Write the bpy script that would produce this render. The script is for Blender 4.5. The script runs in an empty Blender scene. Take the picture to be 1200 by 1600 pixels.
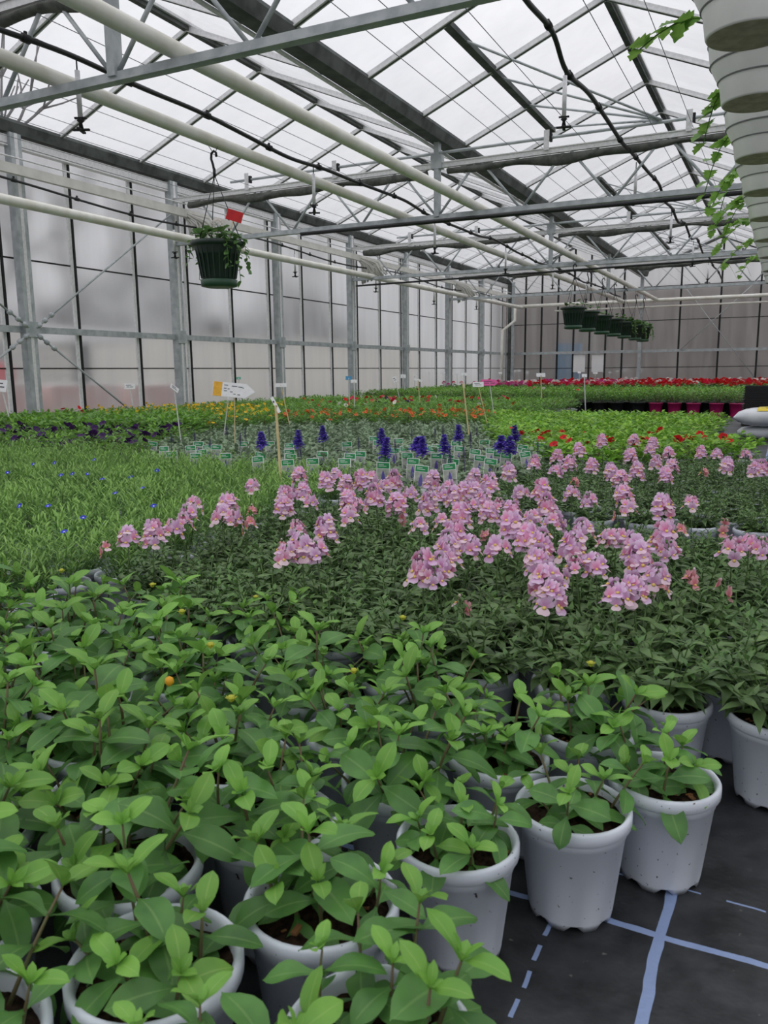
import bpy, math, random
from math import sin, cos, pi, radians, atan2, sqrt
from mathutils import Vector, Matrix, Euler
import numpy as np

random.seed(7)
R = random.Random(11)
C = bpy.context.scene.collection
SC = bpy.context.scene
H = 0.88                                   # camera height

# ------------------------------------------------------------------ camera
F, PITCH, YAW, ROLL = 1250.0, radians(9.911), radians(26.435), radians(-0.607)
_r = Vector((cos(YAW), sin(YAW), 0))
FW = Vector((-sin(YAW) * cos(PITCH), cos(YAW) * cos(PITCH), -sin(PITCH)))
_u = _r.cross(FW)
RT = cos(ROLL) * _r + sin(ROLL) * _u
UP = -sin(ROLL) * _r + cos(ROLL) * _u
EYE = Vector((0, 0, H))
cam = bpy.data.cameras.new('camera')
cam.sensor_width = 36; cam.sensor_fit = 'AUTO'; cam.lens = 36 * F / 1600
cam.clip_start = 0.02; cam.clip_end = 300
cam.dof.use_dof = True; cam.dof.focus_distance = 3.6; cam.dof.aperture_fstop = 12
co = bpy.data.objects.new('camera', cam); C.objects.link(co)
m = Matrix.Identity(4)
for i, v in enumerate((RT, UP, -FW)):
    m[0][i], m[1][i], m[2][i] = v
m.translation = EYE
co.matrix_world = m
SC.camera = co

def ray(x, y): return (x - 600) * RT - (y - 800) * UP + F * FW
def at_z(x, y, z):
    d = ray(x, y); return EYE + d * ((z - H) / d.z)
def at_y(x, y, Y):
    d = ray(x, y); return EYE + d * (Y / d.y)
def at_x(x, y, X):
    d = ray(x, y); return EYE + d * (X / d.x)
def px(p):
    d = Vector(p) - EYE; w = d.dot(FW)
    if w < .05: return (-9999, -9999)
    return (600 + F * d.dot(RT) / w, 800 - F * d.dot(UP) / w)
def seen(p, mx=70, my=120):
    u, v = px(p); return -mx < u < 1200 + mx and -my < v < 1600 + my

# ------------------------------------------------------------------ materials
def s2l(c):
    return tuple(((x / 255) / 12.92 if x / 255 <= .04045 else ((x / 255 + .055) / 1.055) ** 2.4) for x in c) + (1,)
def new_mat(name):
    mt = bpy.data.materials.new(name); mt.use_nodes = True
    nt = mt.node_tree; nt.nodes.clear()
    out = nt.nodes.new('ShaderNodeOutputMaterial')
    return mt, nt, out
def nd(nt, t, **k):
    n = nt.nodes.new('ShaderNode' + t)
    for a, b in k.items():
        if a in n.inputs: n.inputs[a].default_value = b
        else: setattr(n, a, b)
    return n
def noise(nt, scale, detail=3, coord='Object', vec_scale=None):
    tc = nd(nt, 'TexCoord'); n = nd(nt, 'TexNoise', Scale=scale, Detail=detail)
    if vec_scale:
        mp = nd(nt, 'Mapping'); mp.inputs['Scale'].default_value = vec_scale
        nt.links.new(tc.outputs[coord], mp.inputs['Vector']); nt.links.new(mp.outputs['Vector'], n.inputs['Vector'])
    else:
        nt.links.new(tc.outputs[coord], n.inputs['Vector'])
    return n
def ramp(nt, fac, stops):
    r = nd(nt, 'ValToRGB'); e = r.color_ramp.elements
    while len(e) < len(stops): e.new(.5)
    for x, (p, c) in zip(e, stops): x.position = p; x.color = c
    nt.links.new(fac, r.inputs['Fac']); return r

def plain(name, rgb, rough=.5, metal=0., rgb2=None, nscale=30, bump=0., spec=.5):
    mt, nt, out = new_mat(name)
    b = nd(nt, 'BsdfPrincipled', Roughness=rough, Metallic=metal)
    b.inputs['Specular IOR Level'].default_value = spec
    c1 = s2l(rgb); c2 = s2l(rgb2) if rgb2 else tuple(x * .82 for x in c1[:3]) + (1,)
    n = noise(nt, nscale, 4)
    r = ramp(nt, n.outputs['Fac'], [(.35, c2), (.62, c1)])
    nt.links.new(r.outputs['Color'], b.inputs['Base Color'])
    if bump:
        bp = nd(nt, 'Bump', Strength=bump, Distance=.01)
        nt.links.new(n.outputs['Fac'], bp.inputs['Height']); nt.links.new(bp.outputs['Normal'], b.inputs['Normal'])
    nt.links.new(b.outputs['BSDF'], out.inputs['Surface'])
    return mt

def leafy(name, rgb, rgb2, trans=.28, rough=.42, rib=None, spec=.4, jit=.16, tip=None):
    """green tissue: colour varies from leaf to leaf and plant to plant, light passes through"""
    mt, nt, out = new_mat(name)
    n = noise(nt, 22, 2)
    r = ramp(nt, n.outputs['Fac'], [(.3, s2l(rgb2)), (.68, s2l(rgb))])
    oi = nd(nt, 'ObjectInfo')
    mr = nd(nt, 'MapRange'); mr.inputs['To Min'].default_value = 1 - jit; mr.inputs['To Max'].default_value = 1 + jit
    nt.links.new(oi.outputs['Random'], mr.inputs['Value'])
    hs = nd(nt, 'HueSaturation'); nt.links.new(mr.outputs['Result'], hs.inputs['Value'])
    nt.links.new(r.outputs['Color'], hs.inputs['Color'])
    col = hs.outputs['Color']
    if rib:
        uv = nd(nt, 'UVMap'); sx = nd(nt, 'SeparateXYZ'); nt.links.new(uv.outputs['UV'], sx.inputs[0])
        a = nd(nt, 'Math', operation='SUBTRACT'); nt.links.new(sx.outputs['X'], a.inputs[0]); a.inputs[1].default_value = .5
        ab = nd(nt, 'Math', operation='ABSOLUTE'); nt.links.new(a.outputs[0], ab.inputs[0])
        rr = ramp(nt, ab.outputs[0], [(.015, (1, 1, 1, 1)), (.05, (0, 0, 0, 1))])
        mx = nd(nt, 'Mix', data_type='RGBA'); mx.inputs[7].default_value = s2l(rib)
        ml = nd(nt, 'Math', operation='MULTIPLY'); ml.inputs[1].default_value = .32
        nt.links.new(rr.outputs['Color'], ml.inputs[0]); nt.links.new(ml.outputs[0], mx.inputs[0])
        nt.links.new(col, mx.inputs[6]); col = mx.outputs[2]
    if tip:
        uv = nd(nt, 'UVMap'); sx = nd(nt, 'SeparateXYZ'); nt.links.new(uv.outputs['UV'], sx.inputs[0])
        rr = ramp(nt, sx.outputs['Y'], [(.25, (0, 0, 0, 1)), (.95, (1, 1, 1, 1))])
        mx = nd(nt, 'Mix', data_type='RGBA'); mx.inputs[7].default_value = s2l(tip)
        nt.links.new(rr.outputs['Color'], mx.inputs[0]); nt.links.new(col, mx.inputs[6]); col = mx.outputs[2]
    b = nd(nt, 'BsdfPrincipled', Roughness=rough); b.inputs['Specular IOR Level'].default_value = spec
    nt.links.new(col, b.inputs['Base Color'])
    t = nd(nt, 'BsdfTranslucent'); g = nd(nt, 'Gamma', Gamma=.85)
    nt.links.new(col, g.inputs['Color']); nt.links.new(g.outputs['Color'], t.inputs['Color'])
    ms = nd(nt, 'MixShader', Fac=trans)
    nt.links.new(b.outputs[0], ms.inputs[1]); nt.links.new(t.outputs[0], ms.inputs[2])
    nt.links.new(ms.outputs[0], out.inputs['Surface'])
    return mt

M = {}
M['leaf'] = leafy('seedling_leaf', (100, 150, 72), (76, 120, 62), rib=(150, 185, 110))
M['leaf_young'] = leafy('seedling_young_leaf', (130, 180, 76), (108, 160, 68), rib=(168, 200, 110))
M['stem'] = plain('brown_green_stem', (104, 84, 62), .6, rgb2=(92, 98, 58))
M['bud'] = plain('yellow_bud', (214, 196, 58), .6, rgb2=(150, 170, 60))
M['petal_orange'] = plain('orange_bud', (236, 170, 40), .6)
M['nem_leaf'] = leafy('nemesia_leaf', (108, 138, 80), (76, 104, 62), trans=.18, rib=(96, 122, 80))
M['nem_young'] = leafy('nemesia_young_leaf', (100, 138, 70), (80, 116, 62), trans=.22)
M['fine_leaf'] = leafy('fine_leaf', (120, 162, 80), (88, 128, 64), trans=.3)
M['fine_young'] = leafy('fine_young_leaf', (150, 190, 96), (120, 164, 78), trans=.3)
M['salvia_leaf'] = leafy('salvia_leaf', (152, 172, 140), (112, 138, 104), trans=.2, rough=.6, rib=(140, 160, 126))
M['lime_leaf'] = leafy('lime_leaf', (130, 182, 56), (96, 150, 46), trans=.32)
M['lime_young'] = leafy('lime_young_leaf', (162, 208, 72), (134, 184, 58), trans=.32)
M['mid_leaf'] = leafy('mid_leaf', (114, 162, 68), (80, 122, 54), trans=.3)
M['dark_leaf'] = leafy('geranium_leaf', (82, 122, 64), (58, 92, 50), trans=.2)
M['ivy_leaf'] = leafy('ivy_leaf', (128, 170, 70), (92, 140, 54), trans=.42)
M['basket_leaf'] = leafy('basket_leaf', (112, 150, 84), (76, 116, 60), trans=.3)
def petal(name, a, b, tr=.3, tip=None): return leafy(name, a, b, trans=tr, rough=.6, spec=.2, jit=.1, tip=tip)
M['pink'] = petal('pink_petal', (244, 160, 200), (238, 140, 190), tip=(246, 206, 232))
M['lilac'] = petal('lilac_petal', (228, 172, 220), (218, 156, 210), tip=(240, 214, 240))
M['pale'] = petal('pale_lip_petal', (250, 228, 236), (244, 206, 226))
M['salmon'] = petal('salmon_petal', (240, 150, 164), (226, 118, 140), tip=(246, 190, 196))
M['throat'] = plain('yellow_throat', (240, 206, 110), .6)
M['violet'] = petal('violet_petal', (128, 104, 216), (92, 70, 184), .25)
M['violet_dull'] = petal('dull_violet_petal', (108, 96, 140), (84, 76, 116), .15)
M['blue'] = petal('blue_petal', (62, 78, 214), (48, 60, 190), .2)
M['purple'] = petal('purple_petal', (66, 28, 98), (44, 16, 66), .15)
M['red'] = petal('red_petal', (226, 34, 40), (200, 24, 32), .2)
M['cerise'] = petal('cerise_petal', (232, 44, 92), (214, 32, 78), .2)
M['magenta'] = petal('magenta_petal', (226, 84, 168), (206, 66, 150), .2)
M['white'] = petal('white_petal', (244, 240, 236), (232, 226, 222), .3)
M['yellow'] = petal('yellow_petal', (240, 200, 52), (228, 180, 40), .3)
M['orange'] = petal('orange_petal', (240, 134, 70), (228, 110, 56), .3)
M['orange_eye'] = plain('orange_eye', (196, 60, 34), .6)
M['dark_eye'] = plain('dark_eye', (60, 20, 40), .6)

# plastic pot with specks of compost
def pot_mat(name, rgb, speck=True):
    mt, nt, out = new_mat(name)
    b = nd(nt, 'BsdfPrincipled', Roughness=.42)
    n = noise(nt, 7, 3); r = ramp(nt, n.outputs['Fac'], [(.3, tuple(x * .9 for x in s2l(rgb)[:3]) + (1,)), (.7, s2l(rgb))])
    col = r.outputs['Color']
    if speck:
        v = noise(nt, 120, 2); k = ramp(nt, v.outputs['Fac'], [(.70, (0, 0, 0, 1)), (.74, (1, 1, 1, 1))])
        mx = nd(nt, 'Mix', data_type='RGBA'); mx.inputs[7].default_value = s2l((70, 60, 52))
        nt.links.new(k.outputs['Color'], mx.inputs[0]); nt.links.new(col, mx.inputs[6]); col = mx.outputs[2]
    nt.links.new(col, b.inputs['Base Color']); nt.links.new(b.outputs[0], out.inputs['Surface'])
    return mt
M['pot'] = pot_mat('pale_grey_plastic', (222, 228, 238))
M['pot_far'] = pot_mat('grey_plastic_pot', (170, 174, 180), False)
M['pot_pink'] = pot_mat('magenta_plastic', (196, 36, 110), False)
M['pot_black'] = pot_mat('black_plastic', (34, 34, 36), False)
M['pot_green'] = pot_mat('dark_green_plastic', (32, 52, 42), False)
M['pot_green_foot'] = pot_mat('green_plastic', (48, 84, 62), False)
M['pot_white'] = pot_mat('white_plastic', (244, 245, 242), False)
M['pot_base'] = plain('beige_pot_base', (206, 196, 178), .7, rgb2=(176, 164, 146), nscale=14)
M['groove'] = plain('groove_grey', (120, 122, 122), .6)
M['soil'] = plain('potting_soil', (58, 44, 34), .95, rgb2=(24, 18, 14), nscale=90, bump=.8, spec=.1)
M['chip'] = plain('bark_chip', (150, 104, 66), .9, rgb2=(96, 62, 40))
M['galv'] = plain('galvanized_steel', (186, 191, 193), .5, .1, rgb2=(158, 165, 168), nscale=9)
M['alu'] = plain('aluminium', (232, 232, 232), .45, .05, rgb2=(216, 216, 217))
M['gutter'] = plain('dark_weathered_steel', (96, 100, 98), .7, .2, rgb2=(66, 70, 68), nscale=5)
M['rubber'] = plain('black_rubber', (26, 27, 28), .7)
M['blackpipe'] = plain('black_poly_pipe', (30, 31, 33), .5)
M['whitepipe'] = plain('white_painted_pipe', (238, 237, 230), .45, rgb2=(222, 219, 206), nscale=4)
M['whiteplastic'] = plain('white_plastic_part', (228, 228, 230), .5)
M['screen'] = plain('rolled_grey_screen', (96, 98, 92), .9, rgb2=(70, 72, 68), nscale=12, bump=.4)
M['film'] = plain('pale_gathered_film', (226, 224, 218), .7, rgb2=(212, 210, 204), nscale=6)
M['wire'] = plain('thin_steel_wire', (120, 122, 126), .5, .4)
M['wood'] = plain('pale_wood', (230, 210, 164), .75, rgb2=(214, 192, 142), nscale=14)
M['card'] = plain('white_card', (240, 240, 240), .5, rgb2=(232, 232, 234))
M['card_green'] = plain('green_print', (40, 150, 88), .5)
M['card_photo'] = plain('grey_photo_print', (186, 188, 180), .5, rgb2=(150, 158, 146), nscale=40)
M['card_violet'] = plain('violet_print', (104, 88, 176), .5)
M['card_yellow'] = plain('yellow_print', (238, 178, 44), .5)
M['card_pink'] = plain('pink_print', (236, 96, 168), .5)
M['card_blue'] = plain('blue_print', (70, 150, 200), .5)
M['card_teal'] = plain('teal_print', (110, 190, 170), .5)
M['ink'] = plain('dark_print', (70, 72, 84), .6)
M['red_card'] = plain('red_card', (222, 36, 40), .5)
M['bag'] = plain('white_plastic_sack', (226, 228, 232), .35, rgb2=(204, 208, 216), nscale=6, bump=.3)
M['bag_yellow'] = plain('yellow_sack_print', (232, 206, 30), .4)
M['concrete'] = plain('concrete', (168, 164, 158), .9, rgb2=(148, 144, 138), nscale=6)
M['render'] = plain('beige_render', (240, 237, 228), .9, rgb2=(232, 228, 218), nscale=1)
M['bark'] = plain('grey_bark', (96, 92, 90), .9)
M['hedge'] = leafy('hedge_leaf', (70, 74, 72), (44, 48, 48), trans=.1, rough=.8)
M['grass'] = plain('outside_gravel', (150, 146, 138), .95, rgb2=(120, 118, 108), nscale=3)
M['pinkwrap'] = plain('pink_wrapped_goods', (236, 208, 202), .6, rgb2=(226, 172, 166), nscale=2)
M['redbox'] = plain('red_plastic', (204, 60, 70), .5)
M['greymetal'] = plain('grey_sheet_metal', (150, 152, 156), .6, rgb2=(136, 138, 142))
M['brownwall'] = plain('brown_grey_render', (112, 104, 100), .9, rgb2=(88, 80, 78), nscale=.5)
M['bluewrap'] = plain('blue_tarpaulin', (60, 140, 190), .6)
M['amber'] = plain('dry_leaf', (214, 140, 60), .8)

# woven ground cover: black, creased, with printed pale blue guide lines
def floor_mat():
    mt, nt, out = new_mat('woven_ground_cover')
    b = nd(nt, 'BsdfPrincipled', Roughness=.5); b.inputs['Specular IOR Level'].default_value = .45
    tc = nd(nt, 'TexCoord'); sx = nd(nt, 'SeparateXYZ'); nt.links.new(tc.outputs['Object'], sx.inputs[0])
    w = noise(nt, 6, 3)
    def line(axis, off, period, width, dash=None):
        a = nd(nt, 'Math', operation='ADD'); nt.links.new(sx.outputs[axis], a.inputs[0]); a.inputs[1].default_value = -off
        wob = nd(nt, 'Math', operation='MULTIPLY_ADD'); nt.links.new(w.outputs['Fac'], wob.inputs[0]); wob.inputs[1].default_value = .02
        nt.links.new(a.outputs[0], wob.inputs[2])
        p = nd(nt, 'Math', operation='PINGPONG'); nt.links.new(wob.outputs[0], p.inputs[0]); p.inputs[1].default_value = period / 2
        l = nd(nt, 'Math', operation='LESS_THAN'); nt.links.new(p.outputs[0], l.inputs[0]); l.inputs[1].default_value = width / 2
        o = l.outputs[0]
        if dash:
            d = nd(nt, 'Math', operation='PINGPONG'); nt.links.new(sx.outputs['Y' if axis == 'X' else 'X'], d.inputs[0]); d.inputs[1].default_value = dash
            dl = nd(nt, 'Math', operation='LESS_THAN'); nt.links.new(d.outputs[0], dl.inputs[0]); dl.inputs[1].default_value = dash * .6
            mu = nd(nt, 'Math', operation='MULTIPLY'); nt.links.new(o, mu.inputs[0]); nt.links.new(dl.outputs[0], mu.inputs[1]); o = mu.outputs[0]
        return o
    ls = [line('X', -.107, 1.2, .017), line('Y', 1.21, 1.2, .013), line('X', -.272, 1.2, .007, .03), line('Y', 1.345, 1.2, .004, .05)]
    o = ls[0]
    for l in ls[1:]:
        mx = nd(nt, 'Math', operation='MAXIMUM'); nt.links.new(o, mx.inputs[0]); nt.links.new(l, mx.inputs[1]); o = mx.outputs[0]
    n = noise(nt, 14, 5); r = ramp(nt, n.outputs['Fac'], [(.35, s2l((26, 27, 29))), (.7, s2l((52, 54, 57)))])
    sp = noise(nt, 60, 2); k = ramp(nt, sp.outputs['Fac'], [(.73, (0, 0, 0, 1)), (.77, (.6, .6, .6, 1))])
    m1 = nd(nt, 'Mix', data_type='RGBA'); m1.inputs[7].default_value = s2l((120, 118, 112))
    nt.links.new(k.outputs['Color'], m1.inputs[0]); nt.links.new(r.outputs['Color'], m1.inputs[6])
    m2 = nd(nt, 'Mix', data_type='RGBA'); m2.inputs[7].default_value = s2l((134, 152, 190))
    nt.links.new(o, m2.inputs[0]); nt.links.new(m1.outputs[2], m2.inputs[6])
    nt.links.new(m2.outputs[2], b.inputs['Base Color'])
    n2 = noise(nt, 9, 4); bp = nd(nt, 'Bump', Strength=.6, Distance=.02)
    nt.links.new(n2.outputs['Fac'], bp.inputs['Height']); nt.links.new(bp.outputs['Normal'], b.inputs['Normal'])
    nt.links.new(b.outputs[0], out.inputs['Surface'])
    return mt
M['floor'] = floor_mat()

def glass(name, haze, clear, rough, tint, streak=True):
    """greenhouse glass: a clear part that blurs what is behind plus a film of condensation and dirt"""
    mt, nt, out = new_mat(name)
    if rough:
        a = nd(nt, 'BsdfRefraction', Roughness=rough, IOR=1.07); a.inputs['Color'].default_value = (clear, clear, clear, 1)
    else:
        a = nd(nt, 'BsdfTransparent'); a.inputs['Color'].default_value = (clear, clear, clear * 1.01, 1)
    d = nd(nt, 'BsdfTranslucent'); d.inputs['Color'].default_value = s2l(tint)
    e = nd(nt, 'BsdfDiffuse'); e.inputs['Color'].default_value = s2l(tint)
    ds = nd(nt, 'MixShader', Fac=.25); nt.links.new(d.outputs[0], ds.inputs[1]); nt.links.new(e.outputs[0], ds.inputs[2])
    n = noise(nt, 1.0, 4, vec_scale=(3.2, 3.2, .35) if streak else (1.5, 1.5, 1.5))
    mr = nd(nt, 'MapRange'); mr.inputs['From Min'].default_value = .3; mr.inputs['From Max'].default_value = .75
    mr.inputs['To Min'].default_value = haze[0]; mr.inputs['To Max'].default_value = haze[1]
    nt.links.new(n.outputs['Fac'], mr.inputs['Value'])
    ms = nd(nt, 'MixShader'); nt.links.new(mr.outputs['Result'], ms.inputs[0])
    nt.links.new(a.outputs[0], ms.inputs[1]); nt.links.new(ds.outputs[0], ms.inputs[2])
    g = nd(nt, 'BsdfGlossy', Roughness=.15); lw = nd(nt, 'LayerWeight', Blend=.5)
    pw = nd(nt, 'Math', operation='POWER'); nt.links.new(lw.outputs['Facing'], pw.inputs[0]); pw.inputs[1].default_value = 4.5
    sc_ = nd(nt, 'Math', operation='MULTIPLY_ADD'); nt.links.new(pw.outputs[0], sc_.inputs[0]); sc_.inputs[1].default_value = .35; sc_.inputs[2].default_value = .03
    m2 = nd(nt, 'MixShader'); nt.links.new(sc_.outputs[0], m2.inputs[0]); nt.links.new(ms.outputs[0], m2.inputs[1]); nt.links.new(g.outputs[0], m2.inputs[2])
    nt.links.new(m2.outputs[0], out.inputs['Surface'])
    return mt
M['roofglass'] = glass('roof_glass', (.03, .24), .97, 0, (196, 196, 200), False)
M['wallglass'] = glass('misted_wall_glass', (.22, .62), .88, .5, (204, 205, 208))
M['backglass'] = glass('misted_back_glass', (.22, .6), .82, .6, (196, 192, 190))

# ------------------------------------------------------------------ mesh builder
class MB:
    def __init__(s): s.v = []; s.f = []; s.m = []; s.uv = []; s.mats = []; s.sm = []
    def mi(s, mat):
        if mat not in s.mats: s.mats.append(mat)
        return s.mats.index(mat)
    def add(s, vs, fs, mat, T=None, uvs=None, smooth=True):
        o = len(s.v); k = s.mi(mat)
        if T is not None: vs = [T @ Vector(p) for p in vs]
        s.v.extend(tuple(p) for p in vs)
        s.uv.extend(uvs if uvs else [(0, 0)] * len(vs))
        for f in fs: s.f.append(tuple(i + o for i in f)); s.m.append(k); s.sm.append(smooth)
    def box(s, c, d, mat, T=None):
        x, y, z = (a / 2 for a in d); cx, cy, cz = c
        vs = [(cx + i * x, cy + j * y, cz + k * z) for i in (-1, 1) for j in (-1, 1) for k in (-1, 1)]
        s.add(vs, [(0, 1, 3, 2), (4, 6, 7, 5), (0, 4, 5, 1), (2, 3, 7, 6), (0, 2, 6, 4), (1, 5, 7, 3)], mat, T, smooth=False)
    def bar(s, a, b, w, h, mat):
        a, b = Vector(a), Vector(b); d = b - a
        s.box((0, 0, d.length / 2), (w, h, d.length), mat, frame(a, d))
    def tube(s, pts, r, mat, n=8, cap=True):
        pts = [Vector(p) for p in pts]; rs = r if isinstance(r, (list, tuple)) else [r] * len(pts)
        vs = []; x = None
        for i, p in enumerate(pts):
            d = (pts[min(i + 1, len(pts) - 1)] - pts[max(i - 1, 0)]).normalized()
            if x is None:
                x = d.orthogonal().normalized()
            else:
                x = (x - d * x.dot(d)).normalized()
            y = d.cross(x)
            vs += [p + (x * cos(2 * pi * k / n) + y * sin(2 * pi * k / n)) * rs[i] for k in range(n)]
        fs = [(i * n + k, i * n + (k + 1) % n, (i + 1) * n + (k + 1) % n, (i + 1) * n + k) for i in range(len(pts) - 1) for k in range(n)]
        if cap: fs += [tuple(range(n - 1, -1, -1)), tuple(range((len(pts) - 1) * n, len(pts) * n))]
        s.add(vs, fs, mat)
    def lathe(s, prof, n, mat, T=None, close=False):
        vs = [(r * cos(2 * pi * k / n), r * sin(2 * pi * k / n), z) for r, z in prof for k in range(n)]
        fs = [(i * n + k, i * n + (k + 1) % n, (i + 1) * n + (k + 1) % n, (i + 1) * n + k) for i in range(len(prof) - 1) for k in range(n)]
        if close: fs.append(tuple(range((len(prof) - 1) * n, len(prof) * n)))
        s.add(vs, fs, mat, T)
    def leaf(s, T, L, W, mat, prof, curl=.5, fold=.25, nu=6, half=1, wave=0.):
        """blade along +Y of T, upper side +Z; prof = half widths along the blade"""
        cols = 2 * half + 1; vs = []; uv = []
        for i in range(nu + 1):
            t = i / nu; q = t * (len(prof) - 1); k = min(int(q), len(prof) - 2); w = prof[k] + (prof[k + 1] - prof[k]) * (q - k)
            a = curl * t; yy = L * (sin(a) / curl if abs(curl) > 1e-3 else t); zz = -L * ((1 - cos(a)) / curl if abs(curl) > 1e-3 else 0)
            for c in range(cols):
                e = (c - half) / half
                vs.append((e * w * W / 2, yy, zz + abs(e) * w * W * fold / 2 + wave * sin(t * 9 + e * 2) * W * .1 * abs(e)))
                uv.append((.5 + e / 2, t))
        fs = [(i * cols + c, i * cols + c + 1, (i + 1) * cols + c + 1, (i + 1) * cols + c) for i in range(nu) for c in range(cols - 1)]
        s.add(vs, fs, mat, T, uv)
    def mesh(s, name):
        me = bpy.data.meshes.new(name); me.from_pydata(s.v, [], s.f)
        for a in s.mats: me.materials.append(a)
        me.polygons.foreach_set('material_index', s.m); me.polygons.foreach_set('use_smooth', s.sm)
        if any(u != (0, 0) for u in s.uv):
            l = me.uv_layers.new(name='UVMap'); vi = np.empty(len(me.loops), dtype=np.int32); me.loops.foreach_get('vertex_index', vi)
            l.data.foreach_set('uv', np.array(s.uv, dtype=np.float32)[vi].ravel())
        me.update(); return me

def frame(o, d, up=None):
    """matrix at o whose Z runs along d"""
    q = Vector(d).to_track_quat('Z', 'Y'); T = q.to_matrix().to_4x4(); T.translation = Vector(o); return T
def leafT(o, az, el, roll=0.):
    """matrix at o: blade direction azimuth az, elevation el"""
    T = Matrix.Translation(Vector(o)) @ Matrix.Rotation(az, 4, 'Z') @ Matrix.Rotation(el, 4, 'X') @ Matrix.Rotation(roll, 4, 'Y')
    return T
OV = [.1, .2, .5, .82, .98, 1., .9, .62, .03]       # obovate
EL = [.12, .45, .8, 1., .95, .75, .45, .03]          # elliptic
LN = [.1, .5, .9, 1., .8, .5, .22, .02]              # lance

# ------------------------------------------------------------------ scene objects
def link(o, parent=None):
    C.objects.link(o)
    if parent is not None: o.parent = parent
    return o
def ob(name, me, parent=None, loc=None, rot=None, sc=None, label=None):
    if isinstance(me, MB): me = me.mesh(name)
    o = bpy.data.objects.new(name, me); link(o, parent)
    if loc is not None: o.location = loc
    if rot is not None: o.rotation_euler = rot
    if sc is not None: o.scale = (sc, sc, sc)
    if label: o['label'] = label
    return o
def tag(o, label, cat, group=None, kind=None):
    if label: o['label'] = label
    if cat: o['category'] = cat
    if group: o['group'] = group
    if kind: o['kind'] = kind
    return o
def thing(name, label, cat, loc=(0, 0, 0), rz=0, group=None):
    o = bpy.data.objects.new(name, None); o.empty_display_size = .05; link(o)
    o.location = loc; o.rotation_euler = (0, 0, rz)
    return tag(o, label, cat, group)
def struct(name, me, parent=None):
    o = ob(name, me, parent)
    if parent is None: o['kind'] = 'structure'
    return o
NTH = ['first', 'second', 'third', 'fourth', 'fifth', 'sixth', 'seventh', 'eighth', 'ninth', 'tenth', 'eleventh', 'twelfth', 'thirteenth', 'fourteenth',
       'fifteenth', 'sixteenth', 'seventeenth', 'eighteenth', 'nineteenth', 'twentieth'] + ['twenty-' + a for a in ('first', 'second', 'third', 'fourth', 'fifth', 'sixth', 'seventh', 'eighth', 'ninth')] + ['thirtieth'] + ['thirty-' + a for a in ('first', 'second', 'third', 'fourth', 'fifth', 'sixth', 'seventh', 'eighth', 'ninth')]

# ================================================================== THE HOUSE
XG = [-9.15, -4.45, .25, 4.95]; XR = [-6.8, -2.1, 2.6]
ZG, ZR = 3.2 + H, 4.17 + H
Y0, Y1 = -6.0, 28.75
PY = [-4.3, -1.3, 1.7, 4.7, 7.7, 10.7, 13.7, 16.7, 19.7, 22.7, 25.7, 28.65]

b = MB(); b.add([(-9.3, Y0, 0), (5.1, Y0, 0), (5.1, Y1, 0), (-9.3, Y1, 0)], [(0, 1, 2, 3)], M['floor'])
struct('floor', b)
b = MB(); b.box((-20, 14, -.08), (140, 120, .1), M['grass']); g = struct('ground', b)

# roof slopes with their bars
for gx, rx in ((XG[0], XR[0]), (XG[1], XR[0]), (XG[1], XR[1]), (XG[2], XR[1]), (XG[2], XR[2]), (XG[3], XR[2])):
    b = MB(); b.add([(gx, Y0, ZG), (rx, Y0, ZR), (rx, Y1, ZR), (gx, Y1, ZG)], [(0, 1, 2, 3)], M['roofglass'])
    c = struct('ceiling', b)
    rb = MB(); sgn = 1 if rx > gx else -1
    rb.bar((gx, 0, ZG), (rx, 0, ZR), .035, .055, M['alu'])
    rb.bar((gx, 0, ZG - .035), (rx, 0, ZR - .035), .07, .012, M['alu'])
    rb.bar((gx, 0, ZG - .043), (rx, 0, ZR - .043), .02, .008, M['gutter'])
    rme = rb.mesh('rafter'); y = .9 - 1.51 * 4
    while y < Y1 - .2:
        ob('rafter', rme, c, (0, y, -.03)); y += 1.51
    if sgn > 0:
        q = MB(); q.box((rx, (Y0 + Y1) / 2, ZR - .02), (.07, Y1 - Y0, .09), M['gutter']); q.box((rx + .05, (Y0 + Y1) / 2, ZR + .0), (.04, Y1 - Y0, .03), M['alu'])
        ob('ridge_bar', q, c)

# gutters
for i, x in enumerate(XG):
    t = thing('roof_gutter', ['dark steel gutter along the top of the misted left wall', 'dark steel gutter in the middle, where two glass roofs meet',
              'dark steel gutter above the row of white hanging pots', 'dark steel gutter along the right wall'][i], 'gutter', (x, 0, ZG))
    yc, L = (Y0 + Y1) / 2, Y1 - Y0
    q = MB()
    prof = [(-.12, .02), (-.13, -.02), (-.09, -.14), (.09, -.14), (.13, -.02), (.12, .02), (.105, .02), (.08, -.125), (-.08, -.125), (-.105, .02)]
    vs = [(a, y, c) for y in (Y0, Y1) for a, c in prof]; n = len(prof)
    q.add(vs, [(k, (k + 1) % n, n + (k + 1) % n, n + k) for k in range(n)], M['gutter'], smooth=False)
    ob('trough', q, t)
    q = MB(); q.tube([(-.15, Y0, -.13), (-.15, Y1, -.13)], .022, M['alu'], 8); ob('drip_channel', q, t)
    if i in (0, 3):
        q = MB(); q.box((.03 if i == 0 else -.03, yc, -.22), (.06, L, .1), M['alu']); q.box((.01, yc, -.29), (.1, L, .02), M['alu']); ob('wall_plate', q, t)

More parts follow.
